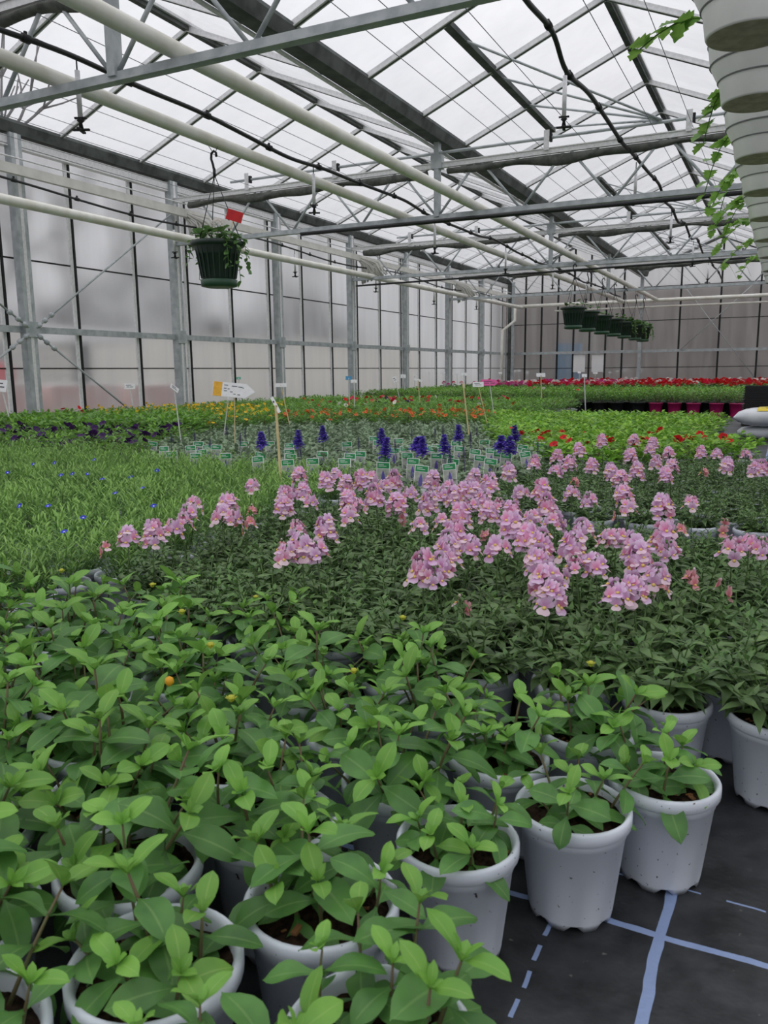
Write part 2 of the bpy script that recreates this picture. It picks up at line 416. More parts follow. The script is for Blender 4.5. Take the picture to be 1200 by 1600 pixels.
# posts along the walls
pm = MB(); pm.box((0, 0, (3.06 + H) / 2), (.12, .17, 3.06 + H), M['galv'])
pm.box((.062, 0, (3.06 + H) / 2), (.006, .05, 3.06 + H), M['alu']); pm.box((.07, 0, 1.49), (.02, .2, .2), M['galv'])
pme = pm.mesh('wall_post')
vis = [y for y in PY if y >= 7]
for y in PY:
    if y in vis:
        k = vis.index(y); lab = 'galvanized steel post on the left wall, %s from the left edge' % NTH[k]
    else: lab = 'galvanized steel post on the left wall, nearer than the photo shows'
    tag(ob('wall_post', pme, None, (-9.1, y, 0)), lab, 'post', 'posts along the left wall')
pq = MB(); pq.box((0, 0, (3.06 + H) / 2), (.1, .12, 3.06 + H), M['galv']); pqm = pq.mesh('gutter_post')
for y in (-1.3, 4.7, 10.7, 16.7, 22.7): tag(ob('gutter_post', pqm, None, (.25, y, 0)), 'galvanized steel post under the gutter by the path', 'post', 'posts by the path')
for x, lab in ((-4.5, 'steel post in the middle of the back wall'), (.25, 'steel post at the right end of the back wall')):
    tag(ob('wall_post', pqm, None, (x, 28.62, 0)), lab, 'post')
pc = MB(); pc.box((0, 0, (3.1 + H) / 2), (.1, .2, 3.1 + H), M['gutter']); pc.box((.12, -.04, (3.1 + H) / 2), (.1, .08, 3.1 + H), M['galv'])
tag(ob('corner_post', pc, None, (-9.02, 28.5, 0)), 'dark steel post in the far left corner of the greenhouse', 'post')

# left wall glazing, one window between two posts
wn = 0
muls = [7.45 + 1.215 * k for k in range(-12, 18)]
for a, bb in zip([Y0] + PY, PY + [Y1]):
    if bb - a < .3: continue
    wn += 1
    q = MB(); q.add([(-9.22, a, 0), (-9.22, bb, 0), (-9.22, bb, 3.0 + H), (-9.22, a, 3.0 + H)], [(0, 1, 2, 3)], M['wallglass'])
    w = struct('window_%d' % wn, q)
    for y in muls:
        if a <= y < bb:
            q = MB(); q.box((-9.2, y, 1.95), (.05, .035, 3.9), M['rubber']); q.box((-9.2, y - .05, 1.95), (.03, .05, 3.9), M['alu']); ob('mullion', q, w)
    for z in (.98, 2.41):
        q = MB(); q.box((-9.21, (a + bb) / 2, z), (.03, bb - a, .018), M['rubber']); ob('glazing_bar', q, w)
q = MB(); q.box((-9.13, (Y0 + Y1) / 2, 1.49), (.06, Y1 - Y0, .085), M['galv']); struct('trim_1', q)
q = MB(); q.box((-9.22, (Y0 + Y1) / 2, .14), (.12, Y1 - Y0, .28), M['concrete']); struct('wall_left', q)
q = MB(); q.box((-2.1, Y1 + .05, .14), (14.2, .12, .28), M['concrete']); struct('wall_back', q)
q = MB(); q.box((-2.1, Y1 - .06, 1.49), (14.1, .05, .09), M['galv']); struct('trim_2', q)
# back wall gables
def roof_z(x):
    for gx0, rx, gx1 in zip(XG[:-1], XR, XG[1:]):
        if gx0 <= x <= gx1: return ZG + (ZR - ZG) * (1 - abs(x - rx) / 2.35)
    return ZG
bm = [[-8.52, -7.93, -7.35, -6.78, -6.22, -5.67, -5.1], [-3.27, -2.04, -.88], [1.45, 2.6, 3.75]]
for i in range(3):
    wn += 1
    q = MB(); y = Y1 + .02
    q.add([(XG[i], y, 0), (XG[i + 1], y, 0), (XG[i + 1], y, ZG), (XR[i], y, ZR), (XG[i], y, ZG)], [(0, 1, 2, 3, 4)], M['backglass'])
    w = struct('window_%d' % wn, q)
    for x in bm[i]:
        z = roof_z(x); q = MB(); q.box((x, Y1 - .01, z / 2), (.055, .05, z), M['rubber']); ob('mullion', q, w)
    for z in (.95, 2.5, 3.6):
        q = MB(); q.box(((XG[i] + XG[i + 1]) / 2, Y1, z), (4.7, .03, .022), M['rubber']); ob('glazing_bar', q, w)
    q = MB(); q.bar((XG[i], Y1 - .02, ZG), (XR[i], Y1 - .02, ZR), .07, .07, M['gutter']); q.bar((XR[i], Y1 - .02, ZR), (XG[i + 1], Y1 - .02, ZG), .07, .07, M['gutter']); ob('gable_bar', q, w)
wn += 1
q = MB(); q.add([(5.02, Y0, 0), (5.02, Y1, 0), (5.02, Y1, ZG), (5.02, Y0, ZG)], [(3, 2, 1, 0)], M['wallglass']); w = struct('window_%d' % wn, q)
for k in range(28):
    q = MB(); q.box((5, Y0 + .6 + 1.215 * k, ZG / 2), (.05, .05, ZG), M['rubber']); ob('mullion', q, w)
q = MB(); q.box((5.02, (Y0 + Y1) / 2, .14), (.12, Y1 - Y0, .28), M['concrete']); struct('wall_right', q)

# ------------------------------------------------------------------ roof trusses
ZT, ZB = 2.76 + H, 2.10 + H
topn = [-8.6 + 1.186 * k for k in range(12)]
dgm = {}
def truss(Y, lab):
    t = thing('roof_truss', lab, 'truss', (0, Y, 0), 0, 'trusses across the roof')
    q = MB(); q.box((-2.1, 0, ZT), (13.9, .05, .06), M['alu']); q.box((-2.1, 0, ZT + .035), (13.9, .075, .012), M['alu']); ob('top_chord', q, t)
    q = MB(); q.box((-2.1, 0, ZB), (13.9, .05, .06), M['galv']); q.box((-2.1, 0, ZB - .03), (13.9, .08, .014), M['galv']); ob('bottom_chord', q, t)
    for x in topn:
        for s in (-1, 1):
            e = x + s * .56
            if e < -9.05 or e > 4.9: continue
            q = MB(); q.tube([(x + s * .05, 0, ZT - .03), (e, 0, ZB + .03)], .017, M['galv'], 8); ob('diagonal', q, t)
    for x in (XG[1], XG[2]):
        q = MB(); q.box((x, 0, (ZB + ZG - .14) / 2), (.07, .09, ZG - .14 - ZB), M['galv']); q.box((x, 0, ZT + .05), (.16, .1, .18), M['galv']); ob('gutter_strut', q, t)
    q = MB(); q.tube([(-7.9, -.02, ZT + .16), (4.6, -.02, ZT + .16)], .02, M['galv'], 8); ob('drive_tube', q, t)
    for x in (-7.58, -6.04, -2.93, -1.22):
        q = MB(); q.box((x, -.05, ZT + .13), (.07, .008, .24), M['whiteplastic']); q.box((x + .05, -.02, ZT + .16), (.03, .05, .1), M['rubber']); ob('bracket', q, t)
    # rolled shade screen slung under the top chord
    for x0, x1 in ((-8.75, -4.6), (-4.3, .1), (.4, 4.8)):
        vs = []; N = 44; n = 10; rr = random.Random(int(Y * 10 + x0 * 7))
        ph = [rr.uniform(0, 6) for _ in range(4)]
        for i in range(N + 1):
            x = x0 + (x1 - x0) * i / N
            sag = .07 + .05 * (.5 + .5 * sin(x * 2.65 + ph[0])) + .02 * sin(x * 6 + ph[1])
            for k in range(n):
                a = 2 * pi * k / n; wy = .05 + .012 * sin(x * 5 + ph[2] + k)
                vs.append((x, wy * cos(a), ZT - .035 - sag / 2 - .01 + sag / 2 * sin(a) * 1.05))
        fs = [(i * n + k, i * n + (k + 1) % n, (i + 1) * n + (k + 1) % n, (i + 1) * n + k) for i in range(N) for k in range(n)]
        fs += [tuple(range(n)), tuple(range(N * n, N * n + n))]
        q = MB(); q.add(vs, fs, M['screen']); ob('rolled_screen', q, t)
    return t
for Y, lab in ((4.7, 'nearest roof truss, its thick bottom bar crossing the top left'), (10.7, 'roof truss at mid distance, second from the viewer, black pipe beneath it'),
               (16.7, 'third roof truss from the viewer, over the orange flowers'), (22.7, 'farthest roof truss, in front of the back wall')):
    truss(Y, lab)
# vent with its push rods in the middle roof
t = thing('roof_vent', 'roof vent with a dark bottom rail and thin fanned push rods', 'vent', (0, 0, 0))
q = MB(); q.bar((-3.42, 8.45, 3.58 + H), (-3.42, 12.75, 3.58 + H), .1, .06, M['gutter']); ob('vent_rail', q, t)
for y in (8.93, 10.22, 11.38, 12.56):
    q = MB(); q.tube([(-3.4, y, 3.57 + H), (-1.53, 10.62, ZT + .17)], .014, M['galv'], 8); ob('push_rod', q, t)
for y0 in (16.2, 22.2):
    t = thing('roof_vent', 'farther roof vent with push rods beyond the second truss' if y0 < 20 else 'roof vent with push rods near the back wall', 'vent', (0, 0, 0))
    q = MB(); q.bar((-3.42, y0, 3.58 + H), (-3.42, y0 + 4.2, 3.58 + H), .09, .05, M['gutter']); ob('vent_rail', q, t)
    for k in range(4):
        q = MB(); q.tube([(-3.4, y0 + .4 + k * 1.2, 3.57 + H), (-1.53, y0 + .6, ZT + .17)], .012, M['galv'], 6); ob('push_rod', q, t)

# wall bracing rods with turnbuckles, meeting at the nearest visible post
nodep = Vector((-9.02, 7.7, 1.47))
for e, lab in (((-9.04, 10.6, 3.42), 'bracing rod rising right from the nearest wall post'), ((-9.04, 9.9, 0.02), 'bracing rod dropping right from the nearest wall post'),
               ((-9.04, 4.8, 3.42), 'bracing rod rising left from the nearest wall post'), ((-9.04, 5.5, 0.02), 'bracing rod dropping left from the nearest wall post')):
    e = Vector(e); d = (e - nodep).normalized(); t = thing('bracing_rod', lab, 'rod', nodep)
    q = MB(); q.tube([d * .08, e - nodep], .014, M['galv'], 8); ob('rod', q, t)
    q = MB()
    for s in (.1, .22, .36): q.tube([d * s, d * (s + .02), d * (s + .06), d * (s + .08)], [.014, .034, .034, .014], M['galv'], 8)
    ob('turnbuckle', q, t)
for a, bb, lab in (((-3.2, 28.6, 1.5), (-1.0, 28.6, 3.6), 'thin bracing rod rising across the right of the back wall'), ((-3.2, 28.6, 3.6), (-.9, 28.6, .6), 'thin bracing rod falling across the right of the back wall')):
    q = MB(); q.tube([a, bb], .012, M['galv'], 6); tag(ob('bracing_rod', q), lab, 'rod')

# ------------------------------------------------------------------ pipes and hoses
def pipe(name, pts, r, mat, lab, cat, n=12, group=None):
    q = MB(); q.tube(pts, r, mat, n); return tag(ob(name, q), lab, cat, group)
pipe('heating_pipe', [(-8.55, Y0, 2.1 + H), (-8.55, 10, 2.09 + H), (-8.55, 28.4, 2.2 + H)], .062, M['whitepipe'], 'white heating pipe running low along the left wall', 'pipe')
pipe('heating_pipe', [(-5.07, Y0, 2.2 + H), (-5.07, 12, 2.2 + H), (-5.07, 28.35, 2.26 + H)], .058, M['whitepipe'], 'long white pipe from the left edge, second from the wall, carrying the fern basket', 'pipe')
pipe('heating_pipe', [(-3.93, Y0, 2.2 + H), (-3.93, 12, 2.21 + H), (-3.98, 28.35, 2.26 + H)], .062, M['whitepipe'], 'long white pipe right of the others, carrying the row of dark baskets', 'pipe')
pipe('header_pipe', [(-8.8, 28.42, 2.25 + H), (4.6, 28.42, 2.25 + H)], .06, M['whitepipe'], 'white header pipe across the back wall', 'pipe')
pipe('header_pipe', [(-7.4, 28.5, 2.05 + H), (4.6, 28.5, 2.05 + H)], .03, M['whitepipe'], 'thinner white pipe under the header pipe at the back', 'pipe')
pipe('down_pipe', [(-8.75, 28.2, 2.25 + H), (-8.75, 28.2, 1.75 + H), (-9.0, 27.6, 1.4 + H), (-9.0, 27.5, 0)], .05, M['whitepipe'], 'white down pipe with a bend in the far left corner', 'pipe')
pipe('water_pipe', [(-6.6, 10.6, 2.035 + H), (-4, 10.58, 2.02 + H), (-.4, 10.58, 2.0 + H)], .028, M['blackpipe'], 'straight black water pipe under the second truss', 'pipe')
pipe('water_pipe', [(-8.9, 16.6, 2.84 + H - .9), (-2, 16.6, 2.0 + H - .01), (.1, 16.6, 2.0 + H)], .02, M['blackpipe'], 'thin black pipe under the third truss', 'pipe')

def hose(name, X, knots, r, lab):
    # catmull-rom through (y, z) knots
    P = [Vector((X, a, c)) for a, c in knots]; pts = []
    for i in range(len(P) - 1):
        p0, p1, p2, p3 = P[max(i - 1, 0)], P[i], P[i + 1], P[min(i + 2, len(P) - 1)]
        for k in range(6):
            s = k / 6; pts.append(.5 * ((2 * p1) + (p2 - p0) * s + (2 * p0 - 5 * p1 + 4 * p2 - p3) * s * s + (3 * p1 - p0 - 3 * p2 + p3) * s ** 3))
    pts.append(P[-1]); q = MB(); q.tube(pts, r, M['blackpipe'], 8)
    t = thing(name, lab, 'hose'); ob('hose', q, t)
    for i, p in enumerate(pts[3::8]):
        q = MB(); q.tube([p + Vector((0, -.03, .0)), p + Vector((0, .03, 0))], r * 1.5, M['rubber'], 8); q.box(tuple(p + Vector((0, 0, .03))), (.015, .02, .035), M['rubber']); ob('hose_clip', q, t)
    return t
def z_a(y): return 2.33 + H + .03 * sin(y * 1.35 + .4) + .015 * sin(y * 3.1)
def z_b(y): return 2.64 + H
hose('irrigation_hose', -4.95, [(y, z_a(y)) for y in np.arange(-2, 27.5, .75)], .021, 'black irrigation hose winding from the upper left, over the middle of the beds')
HB = [(1, 2.68), (2.4, 2.62), (3.6, 2.72), (4.8, 2.64), (5.6, 2.74), (6.23, 2.69), (7.0, 2.73), (7.5, 2.58), (8.39, 2.65), (9.34, 2.64), (10.2, 2.62), (10.97, 2.66), (12.2, 2.7), (13.25, 2.74), (13.9, 2.62), (14.8, 2.66), (15.7, 2.58), (16.7, 2.71), (17.9, 2.6), (19.1, 2.75), (20.6, 2.62), (22, 2.72), (23.5, 2.66), (25, 2.7), (27, 2.6)]
HB = [(a, c + H) for a, c in HB]
hose('irrigation_hose', -1.9, HB, .022, 'black irrigation hose snaking down the upper right')
def z_c(y): return 2.36 + H + .05 * sin(y * 1.05 + .9)
hose('irrigation_hose', -8.75, [(y, z_c(y)) for y in np.arange(-2, 27.5, .75)], .016, 'thin black irrigation hose along the left wall, under the pale rail')
sm = MB(); sm.tube([(0, 0, 0), (0, 0, -.09)], .006, M['rubber'], 6); sm.tube([(0, 0, -.09), (0, 0, -.42)], .019, M['whiteplastic'], 10)
sm2 = MB(); sm2.tube([(0, 0, -.42), (0, 0, -.445), (0, 0, -.46), (0, 0, -.5)], [.01, .03, .012, .02], M['rubber'], 8)
sm2.box((0, 0, -.425), (.09, .02, .012), M['rubber']); sm2.box((0, 0, -.51), (.13, .025, .014), M['rubber']); sm2.box((0, 0, -.515), (.025, .13, .014), M['rubber'])
dm, nm = sm.mesh('drop_tube'), sm2.mesh('nozzle')
def sprinkler(X, y, z, lab):
    t = thing('sprinkler', lab, 'sprinkler', (X, y, z), R.uniform(0, 1), 'sprinklers on the hoses'); ob('nozzle', nm, ob('drop_tube', dm, t))
for k, y in enumerate((4.83, 8.25, 11.8, 15.3, 18.8, 22.3)):
    sprinkler(-4.95, y, z_a(y), 'white sprinkler dropper on the middle hose, %s from the left' % NTH[k])
for k, y in enumerate((7.46, 11.2, 14.8, 18.4, 22)):
    sprinkler(-1.9, y, z_b(y) - .02, 'white sprinkler dropper on the right-hand hose, %s from the top' % NTH[k])
for k, y in enumerate((10.3, 13.8, 17.3, 20.8, 24.2)):
    sprinkler(-8.75, y, z_c(y), 'white sprinkler dropper on the left wall hose, %s from the left' % NTH[k])

# pale rail and gathered screen along the left wall
t = thing('screen_rail', 'pale rolled screen on a rail along the left wall', 'screen', (-8.9, 0, 2.6 + H))
q = MB(); q.box((0, 11, -.03), (.07, 34, .12), M['film']); ob('rolled_screen', q, t)
q = MB(); q.tube([(.05, -6, .1), (.05, 28, .1)], .012, M['whiteplastic'], 6); ob('guide_wire', q, t)
for k, y in enumerate((10.75, 16.75, 22.75)):
    q = MB(); rr = random.Random(k)
    for i in range(26):
        a = i / 25; q.tube([(.02 * rr.uniform(-1, 1), .02 + .03 * rr.random(), .0), (.1 + .45 * a, .05 + .12 * rr.random(), -.15 - .1 * rr.random()), (.12 + .62 * a, .05 + .2 * rr.random(), -.62 + .2 * a)], [.012, .02, .016], M['film'], 5)
    tag(ob('gathered_screen', q, None, (-9.0, y, 2.62 + H)), 'pale pleated screen fanned out by the left wall at the %s truss' % ('second', 'third', 'fourth')[k], 'screen')
# fine support wires over the trusses
for k, x in enumerate((-8.5, -8.0, -7.5, -7.0, -6.5, -6.0, -5.5, -3.4, -3.0, -2.5, -1.6, -1.2)):
    q = MB(); q.tube([(x, Y0, ZT + .06 + (k % 2) * .05), (x, Y1 - .1, ZT + .06 + (k % 2) * .05)], .0035, M['wire'], 4)
    tag(ob('support_wire', q), 'thin steel wire stretched lengthways under the glass roof', 'wire', 'support wires under the roof')

# ================================================================== POTS AND PLANTS
def pot_mesh(r0, r1, h, lip, mat, n=40, name='pot', feet=True):
    q = MB(); prof = []
    th = .012
    prof = [(r0 - .012, .012), (r0, 0.0), (r0 + .002, .012), (r0 + (r1 - r0) * .8, h * .8), (r0 + (r1 - r0) * .8 + .002, h * .805), (r1 - lip * .3, h - .026), (r1 + lip * .2, h - .022), (r1 + lip, h - .02), (r1 + lip, h - .004), (r1 + lip - .003, h), (r1 - .002, h), (r1 - .006, h - .006), (r1 - .01, h * .7)]
    vs = []
    for j, (r, z) in enumerate(prof):
        for k in range(n):
            zz = z
            if feet and j == 1: zz = .009 if (k % 5) in (0, 1) else 0.
            vs.append((r * cos(2 * pi * k / n), r * sin(2 * pi * k / n), zz))
    fs = [(i * n + k, i * n + (k + 1) % n, (i + 1) * n + (k + 1) % n, (i + 1) * n + k) for i in range(len(prof) - 1) for k in range(n)]
    q.add(vs, fs, mat); return q.mesh(name)
POT = pot_mesh(.067, .089, .184, .0045, M['pot'])
def soil_mesh(r, z, seed, chips=10):
    rr = random.Random(seed); q = MB(); vs = [(0, 0, z + .012)]; n = 22; rings = 6
    for i in range(1, rings + 1):
        for k in range(n):
            a = 2 * pi * (k + .5 * (i % 2)) / n; rad = r * i / rings
            vs.append((rad * cos(a), rad * sin(a), z + .012 * (1 - (i / rings) ** 2) + rr.uniform(-.004, .005)))
    fs = [(0, 1 + k, 1 + (k + 1) % n) for k in range(n)]
    for i in range(rings - 1):
        o = 1 + i * n; p = o + n
        fs += [(o + k, p + k, p + (k + 1) % n, o + (k + 1) % n) for k in range(n)]
    q.add(vs, fs, M['soil'])
    for _ in range(chips):
        a = rr.uniform(0, 6.28); rad = r * rr.uniform(.4, .92); s = rr.uniform(.003, .008)
        q.box((0, 0, 0), (s * 2, s, s * .5), M['chip'], Matrix.Translation((rad * cos(a), rad * sin(a), z + .012 * (1 - (rad / r) ** 2) + .004)) @ Euler((rr.uniform(-.6, .6), rr.uniform(-.6, .6), a)).to_matrix().to_4x4())
    return q.mesh('soil')
SOIL = [soil_mesh(.0855, .161, k) for k in range(3)]

def shoot_mesh(seed, h, big):
    rr = random.Random(seed); q = MB()
    lean = rr.uniform(0, .25); la = rr.uniform(0, 6.28)
    def P(t): return Vector((cos(la) * lean * h * t * t, sin(la) * lean * h * t * t, h * t))
    q.tube([P(i / 4) for i in range(5)], [.0028, .0026, .0023, .002, .0014], M['stem'], 6)
    a0 = rr.uniform(0, 6.28); nn = 4 if h > .09 else 3
    for i in range(nn):
        t = .25 + .75 * i / (nn - 1); top = i == nn - 1
        L = big * ([.8, 1., .95, .62][i + (4 - nn)] if nn == 4 else [1., .95, .62][i]) * rr.uniform(.88, 1.1)
        el = [.0, .1, .32, .75][i + (4 - nn)] + rr.uniform(-.15, .15)
        for s in (0, pi):
            az = a0 + i * pi / 2 + s + rr.uniform(-.2, .2)
            mat = M['leaf_young'] if (top or (i == nn - 2 and rr.random() < .2)) else M['leaf']
            q.leaf(leafT(P(t), az, el + rr.uniform(-.12, .12), rr.uniform(-.2, .2)), L * rr.uniform(.9, 1.08), L * rr.uniform(.43, .52), mat, OV, curl=rr.uniform(.35, .95), fold=.22, nu=8, half=2, wave=.5)
        if top:
            for s in range(4):
                q.leaf(leafT(P(1), a0 + s * pi / 2 + .6, 1.05 + rr.uniform(-.2, .2), 0), big * rr.uniform(.22, .36), big * .14, M['leaf_young'], OV, .4, .3, 5, 1)
    return q.mesh('shoot')
SHOOT = [shoot_mesh(100 + k, [.07, .085, .1, .115, .08, .06, .105, .09, .075, .125][k], [.082, .076, .086, .08, .088, .074, .078, .084, .076, .08][k]) for k in range(10)]
bq = MB()
for k in range(9):
    a = k * 2.4; bq.leaf(leafT((0, 0, 0), a, .9, 0), .014, .006, M['bud'], EL, .3, .2, 3, 1)
bq.lathe([(.001, .0), (.006, .004), (.005, .011), (.001, .013)], 8, M['bud']); BUD = bq.mesh('flower_bud')
oq = MB(); oq.lathe([(.002, 0), (.008, .006), (.007, .014), (.001, .018)], 8, M['petal_orange']); OBUD = oq.mesh('flower_bud')

# ---- front bed: leafy plants, square grid turned 52 degrees to the path
A0 = Vector((-.137, 1.372, 0)); DB = Vector((.13, .165, 0)); DD = Vector((-.165, .13, 0))
front = []
for j in range(-1, 14):
    for i in range(-14, 14):
        if (j == -1 and i > -3) or (j < -1): continue
        if j == 0 and i > 0: continue
        p = A0 + DB * i + DD * j
        if p.y > (1.63 if p.x > -1.2 else 1.72) or p.y < .38 or p.x > -.08: continue
        if seen(p + Vector((0, 0, .25)), 130, 170): front.append((j, i, p))
front.sort(key=lambda q: (q[0], -q[1] if q[0] == 0 else q[1]))
D0, E0, G0 = (Vector((q.x, q.y, 0)) for q in (at_z(502, 1402, .2), at_z(243, 1500, .2), at_z(590, 1618, .2)))
cnt = {}
for j, i, p in front:
    cnt[j] = cnt.get(j, 0) + 1
    p = p + Vector((R.uniform(-.008, .008), R.uniform(-.008, .008), 0))
    big = 1.
    if j == -1: p = G0 + (E0 - D0) * (-3 - i); big = 1.1      # the nearest pots stand a little loose from the grid
    elif i <= -3: p = D0 + (E0 - D0) * (-3 - i) + DD * j * 1.02; big = 1.1
    if j == 0: where = 'beside the black floor, %s from the back' % NTH[cnt[j] - 1]
    elif j == -1: where = 'at the bottom edge, %s from the left' % NTH[cnt[j] - 1]
    else: where = 'diagonal row %s behind path-side pots, %s pot from front' % (NTH[j - 1], NTH[cnt[j] - 1])
    t = thing('potted_seedling', 'leafy plant in grey pot, ' + where, 'potted plant', p, R.uniform(0, 6.28), 'leafy green plants in the front bed'); t.scale = (big, big, big)
    ob('pot', POT, t); ob('soil', SOIL[R.randrange(3)], t)
    n = R.choice((9, 10, 11)) if j > 0 else R.choice((7, 8)); a0 = R.uniform(0, 6.28)
    for k in range(n):
        a = a0 + k * 2 * pi / (n - 1); rad = .058 * R.uniform(.5, 1.15) if k else 0.01
        tilt = R.uniform(.1, .7) if k else .05
        o = ob('shoot', SHOOT[R.randrange(10)], t, (rad * cos(a), rad * sin(a), .163))
        o.rotation_mode = 'QUATERNION'
        o.rotation_quaternion = Vector((cos(a) * sin(tilt), sin(a) * sin(tilt), cos(tilt))).to_track_quat('Z', 'Y') @ Euler((0, 0, R.uniform(0, 6.28))).to_quaternion()
        s = R.uniform(.78, 1.1) * (1.08 if k == 0 else 1) * (1.06 if j > 0 else .9); o.scale = (s, s, s)
        if k == 0 and p.y > 1.0 and R.random() < .25:
            ob('flower_bud', BUD, t, (0.012 * cos(a), .012 * sin(a), .163 + .125 * s))
cand = at_z(265, 1072, .3)
best = min((o for o in C.objects if o.name.startswith('potted_seedling')), key=lambda o: (o.location - cand).xy.length)
ob('flower_bud', OBUD, best, Matrix.Rotation(-best.rotation_euler.z, 3, 'Z') @ (cand - best.location) / best.scale.x, label='orange flower bud')

# ---- generic bushy foliage
def dome(seed, n, rad, zb, zt, L, W, mats, prof, curl=.5, nu=3, half=1, elr=(-.2, .7), nstem=6, pot=None, pot_dim=None, flat=.5):
    rr = random.Random(seed); q = MB()
    if pot is not None:
        r0, r1, h = pot_dim; q.lathe([(r0, 0), (r1, h), (r1 + .006, h), (r1 + .006, h + .012), (r1 - .004, h + .012), (0.01, h - .02)], 14, pot)
    for k in range(n):
        a = rr.uniform(0, 6.28); u = sqrt(rr.random()); f = rr.random() ** flat
        zz = zb + (zt - zb) * f * (1 - .45 * u * u); p = (u * rad * cos(a), u * rad * sin(a), zz)
        l = L * rr.uniform(.7, 1.2)
        mat = mats[1] if (f > .8 and rr.random() < .55) else mats[0]
        az = a - pi / 2 + rr.gauss(0, .9)
        q.leaf(leafT(p, az, rr.uniform(*elr), rr.uniform(-.5, .5)), l, W * rr.uniform(.8, 1.15), mat, prof, rr.uniform(.1, curl), .25, nu, half)
    for k in range(nstem):
        a = rr.uniform(0, 6.28); q.tube([(0, 0, zb - .05), (rad * .35 * cos(a), rad * .35 * sin(a), (zb + zt) / 2), (rad * .7 * cos(a), rad * .7 * sin(a), zt - .04)], .0025, M['stem'], 4)
    return q

# ---- nemesia
def nem_fol(seed):
    rr = random.Random(seed); q = MB()
    for k in range(34):
        a = rr.uniform(0, 6.28); u = sqrt(rr.random()); r0 = .05 * u; r1 = .125 * u + .01
        h = (.075 + .07 * rr.random()) * (1 - .4 * u * u)
        b0 = Vector((r0 * cos(a), r0 * sin(a), .15)); b1 = Vector((r1 * cos(a), r1 * sin(a), .15 + h))
        q.tube([b0, (b0 + b1) / 2 + Vector((0, 0, .015)), b1], .0017, M['nem_leaf'], 4, False)
        a1 = rr.uniform(0, 6.28)
        for i in range(4):
            f = .35 + .65 * i / 3; p = b0.lerp(b1, f)
            for s in (0, pi):
                L = [.054, .06, .05, .028][i] * rr.uniform(.85, 1.15)
                q.leaf(leafT(p, a1 + i * pi / 2 + s, [-.1, .05, .3, .8][i] + rr.uniform(-.2, .2), rr.uniform(-.3, .3)), L, L * .38, M['nem_young'] if i == 3 and rr.random() < .6 else M['nem_leaf'], LN, rr.uniform(.2, .8), .3, 5, 1)
    return q.mesh('foliage')
NEMF = [nem_fol(300 + k) for k in range(4)]
def flower(q, T, s, up, lip):
    """two-lipped bloom facing +Y of T, Z up, about 2*s across"""
    for a, l in ((-1.0, .85), (-.34, 1.15), (.34, 1.15), (1.0, .85)):
        q.leaf(T @ Matrix.Rotation(a, 4, 'Y') @ Matrix.Rotation(radians(78), 4, 'X'), s * l, s * .54, up, [.35, .6, .9, 1., .72], -.35, .1, 4, 1)
    q.leaf(T @ Matrix.Rotation(radians(-38), 4, 'X'), s * .85, s * 1.2, lip, [.3, .75, 1., .95, .55], .5, -.15, 4, 1)
    q.lathe([(s * .05, 0), (s * .2, s * .05), (s * .14, s * .17), (.0005, s * .2)], 6, M['throat'], T @ Matrix.Translation((0, s * .12, -s * .12)) @ Matrix.Rotation(radians(-50), 4, 'X'))
def nem_head(seed, n, kind):
    rr = random.Random(seed); q = MB()
    q.tube([(0, 0, -.17), (.004, 0, -.08), (0, 0, .01 + .0012 * n)], [.0022, .002, .0012], M['nem_leaf'], 5)
    for k in range(n):
        a = k * 2.399 + rr.uniform(-.3, .3); f = min(1, max(0, k / max(1, n - 1) + rr.uniform(-.15, .15)))
        zz = -.022 + .045 * f * (min(n, 14) / 11 if n > 5 else .5); rad = (.029 if n > 5 else .015) * (1.05 - .42 * f)
        up = M[kind] if rr.random() < .6 else M['pink' if kind == 'lilac' else 'lilac' if kind == 'pink' else 'salmon']
        lip = M['pale'] if rr.random() < .5 else M['lilac']
        if kind == 'salmon': lip = M['salmon'] if rr.random() < .5 else M['pale']
        s = .0225 * rr.uniform(.8, 1.2) * (1 - .08 * f)
        T = Matrix.Translation((rad * cos(a), rad * sin(a), zz)) @ Matrix.Rotation(a - pi / 2 + rr.uniform(-.4, .4), 4, 'Z') @ Matrix.Rotation(.0 + .45 * f + rr.uniform(-.2, .25), 4, 'X')
        flower(q, T, s, up, lip)
        q.tube([(0, 0, zz - .01), (rad * cos(a), rad * sin(a), zz)], .001, M['nem_young'], 4, False)
    for k in range(4):
        a = rr.uniform(0, 6.28); q.lathe([(.0008, 0), (.0036, .003), (.003, .007), (.0005, .009)], 6, M['nem_young' if k else 'pale'], Matrix.Translation((.009 * cos(a), .009 * sin(a), .01 + .0012 * n)))
    return q.mesh('flower_head')
HBIG = [nem_head(1, 18, 'pink'), nem_head(2, 20, 'lilac'), nem_head(3, 17, 'pink'), nem_head(4, 19, 'lilac')]
HMID = [nem_head(5, 9, 'pink'), nem_head(6, 11, 'lilac'), nem_head(7, 8, 'pink')]
HSML = [nem_head(8, 3, 'salmon'), nem_head(9, 2, 'salmon'), nem_head(10, 4, 'salmon')]
nem = []
y = 1.74; row = 0
while y < 6.45:
    s = .213 if y < 3.4 else .235
    x = .035 - (row % 2) * s / 2; c = 0
    while x > -2.6:
        xl = -1.92 - (y - 2) * .08 if y < 4.05 else -1.5
        if y < 1.85: xl = -1.55
        if 3.3 < y < 3.68 and x > -1.15: pass
        elif x > xl and y < 5.35 + max(0, x + 1.5) * .75 and seen((x, y, .3)):
            nem.append([Vector((x + R.uniform(-.012, .012), y + R.uniform(-.012, .012), 0)), row, c, []]); c += 1
        x -= s
    y += s * .87; row += 1
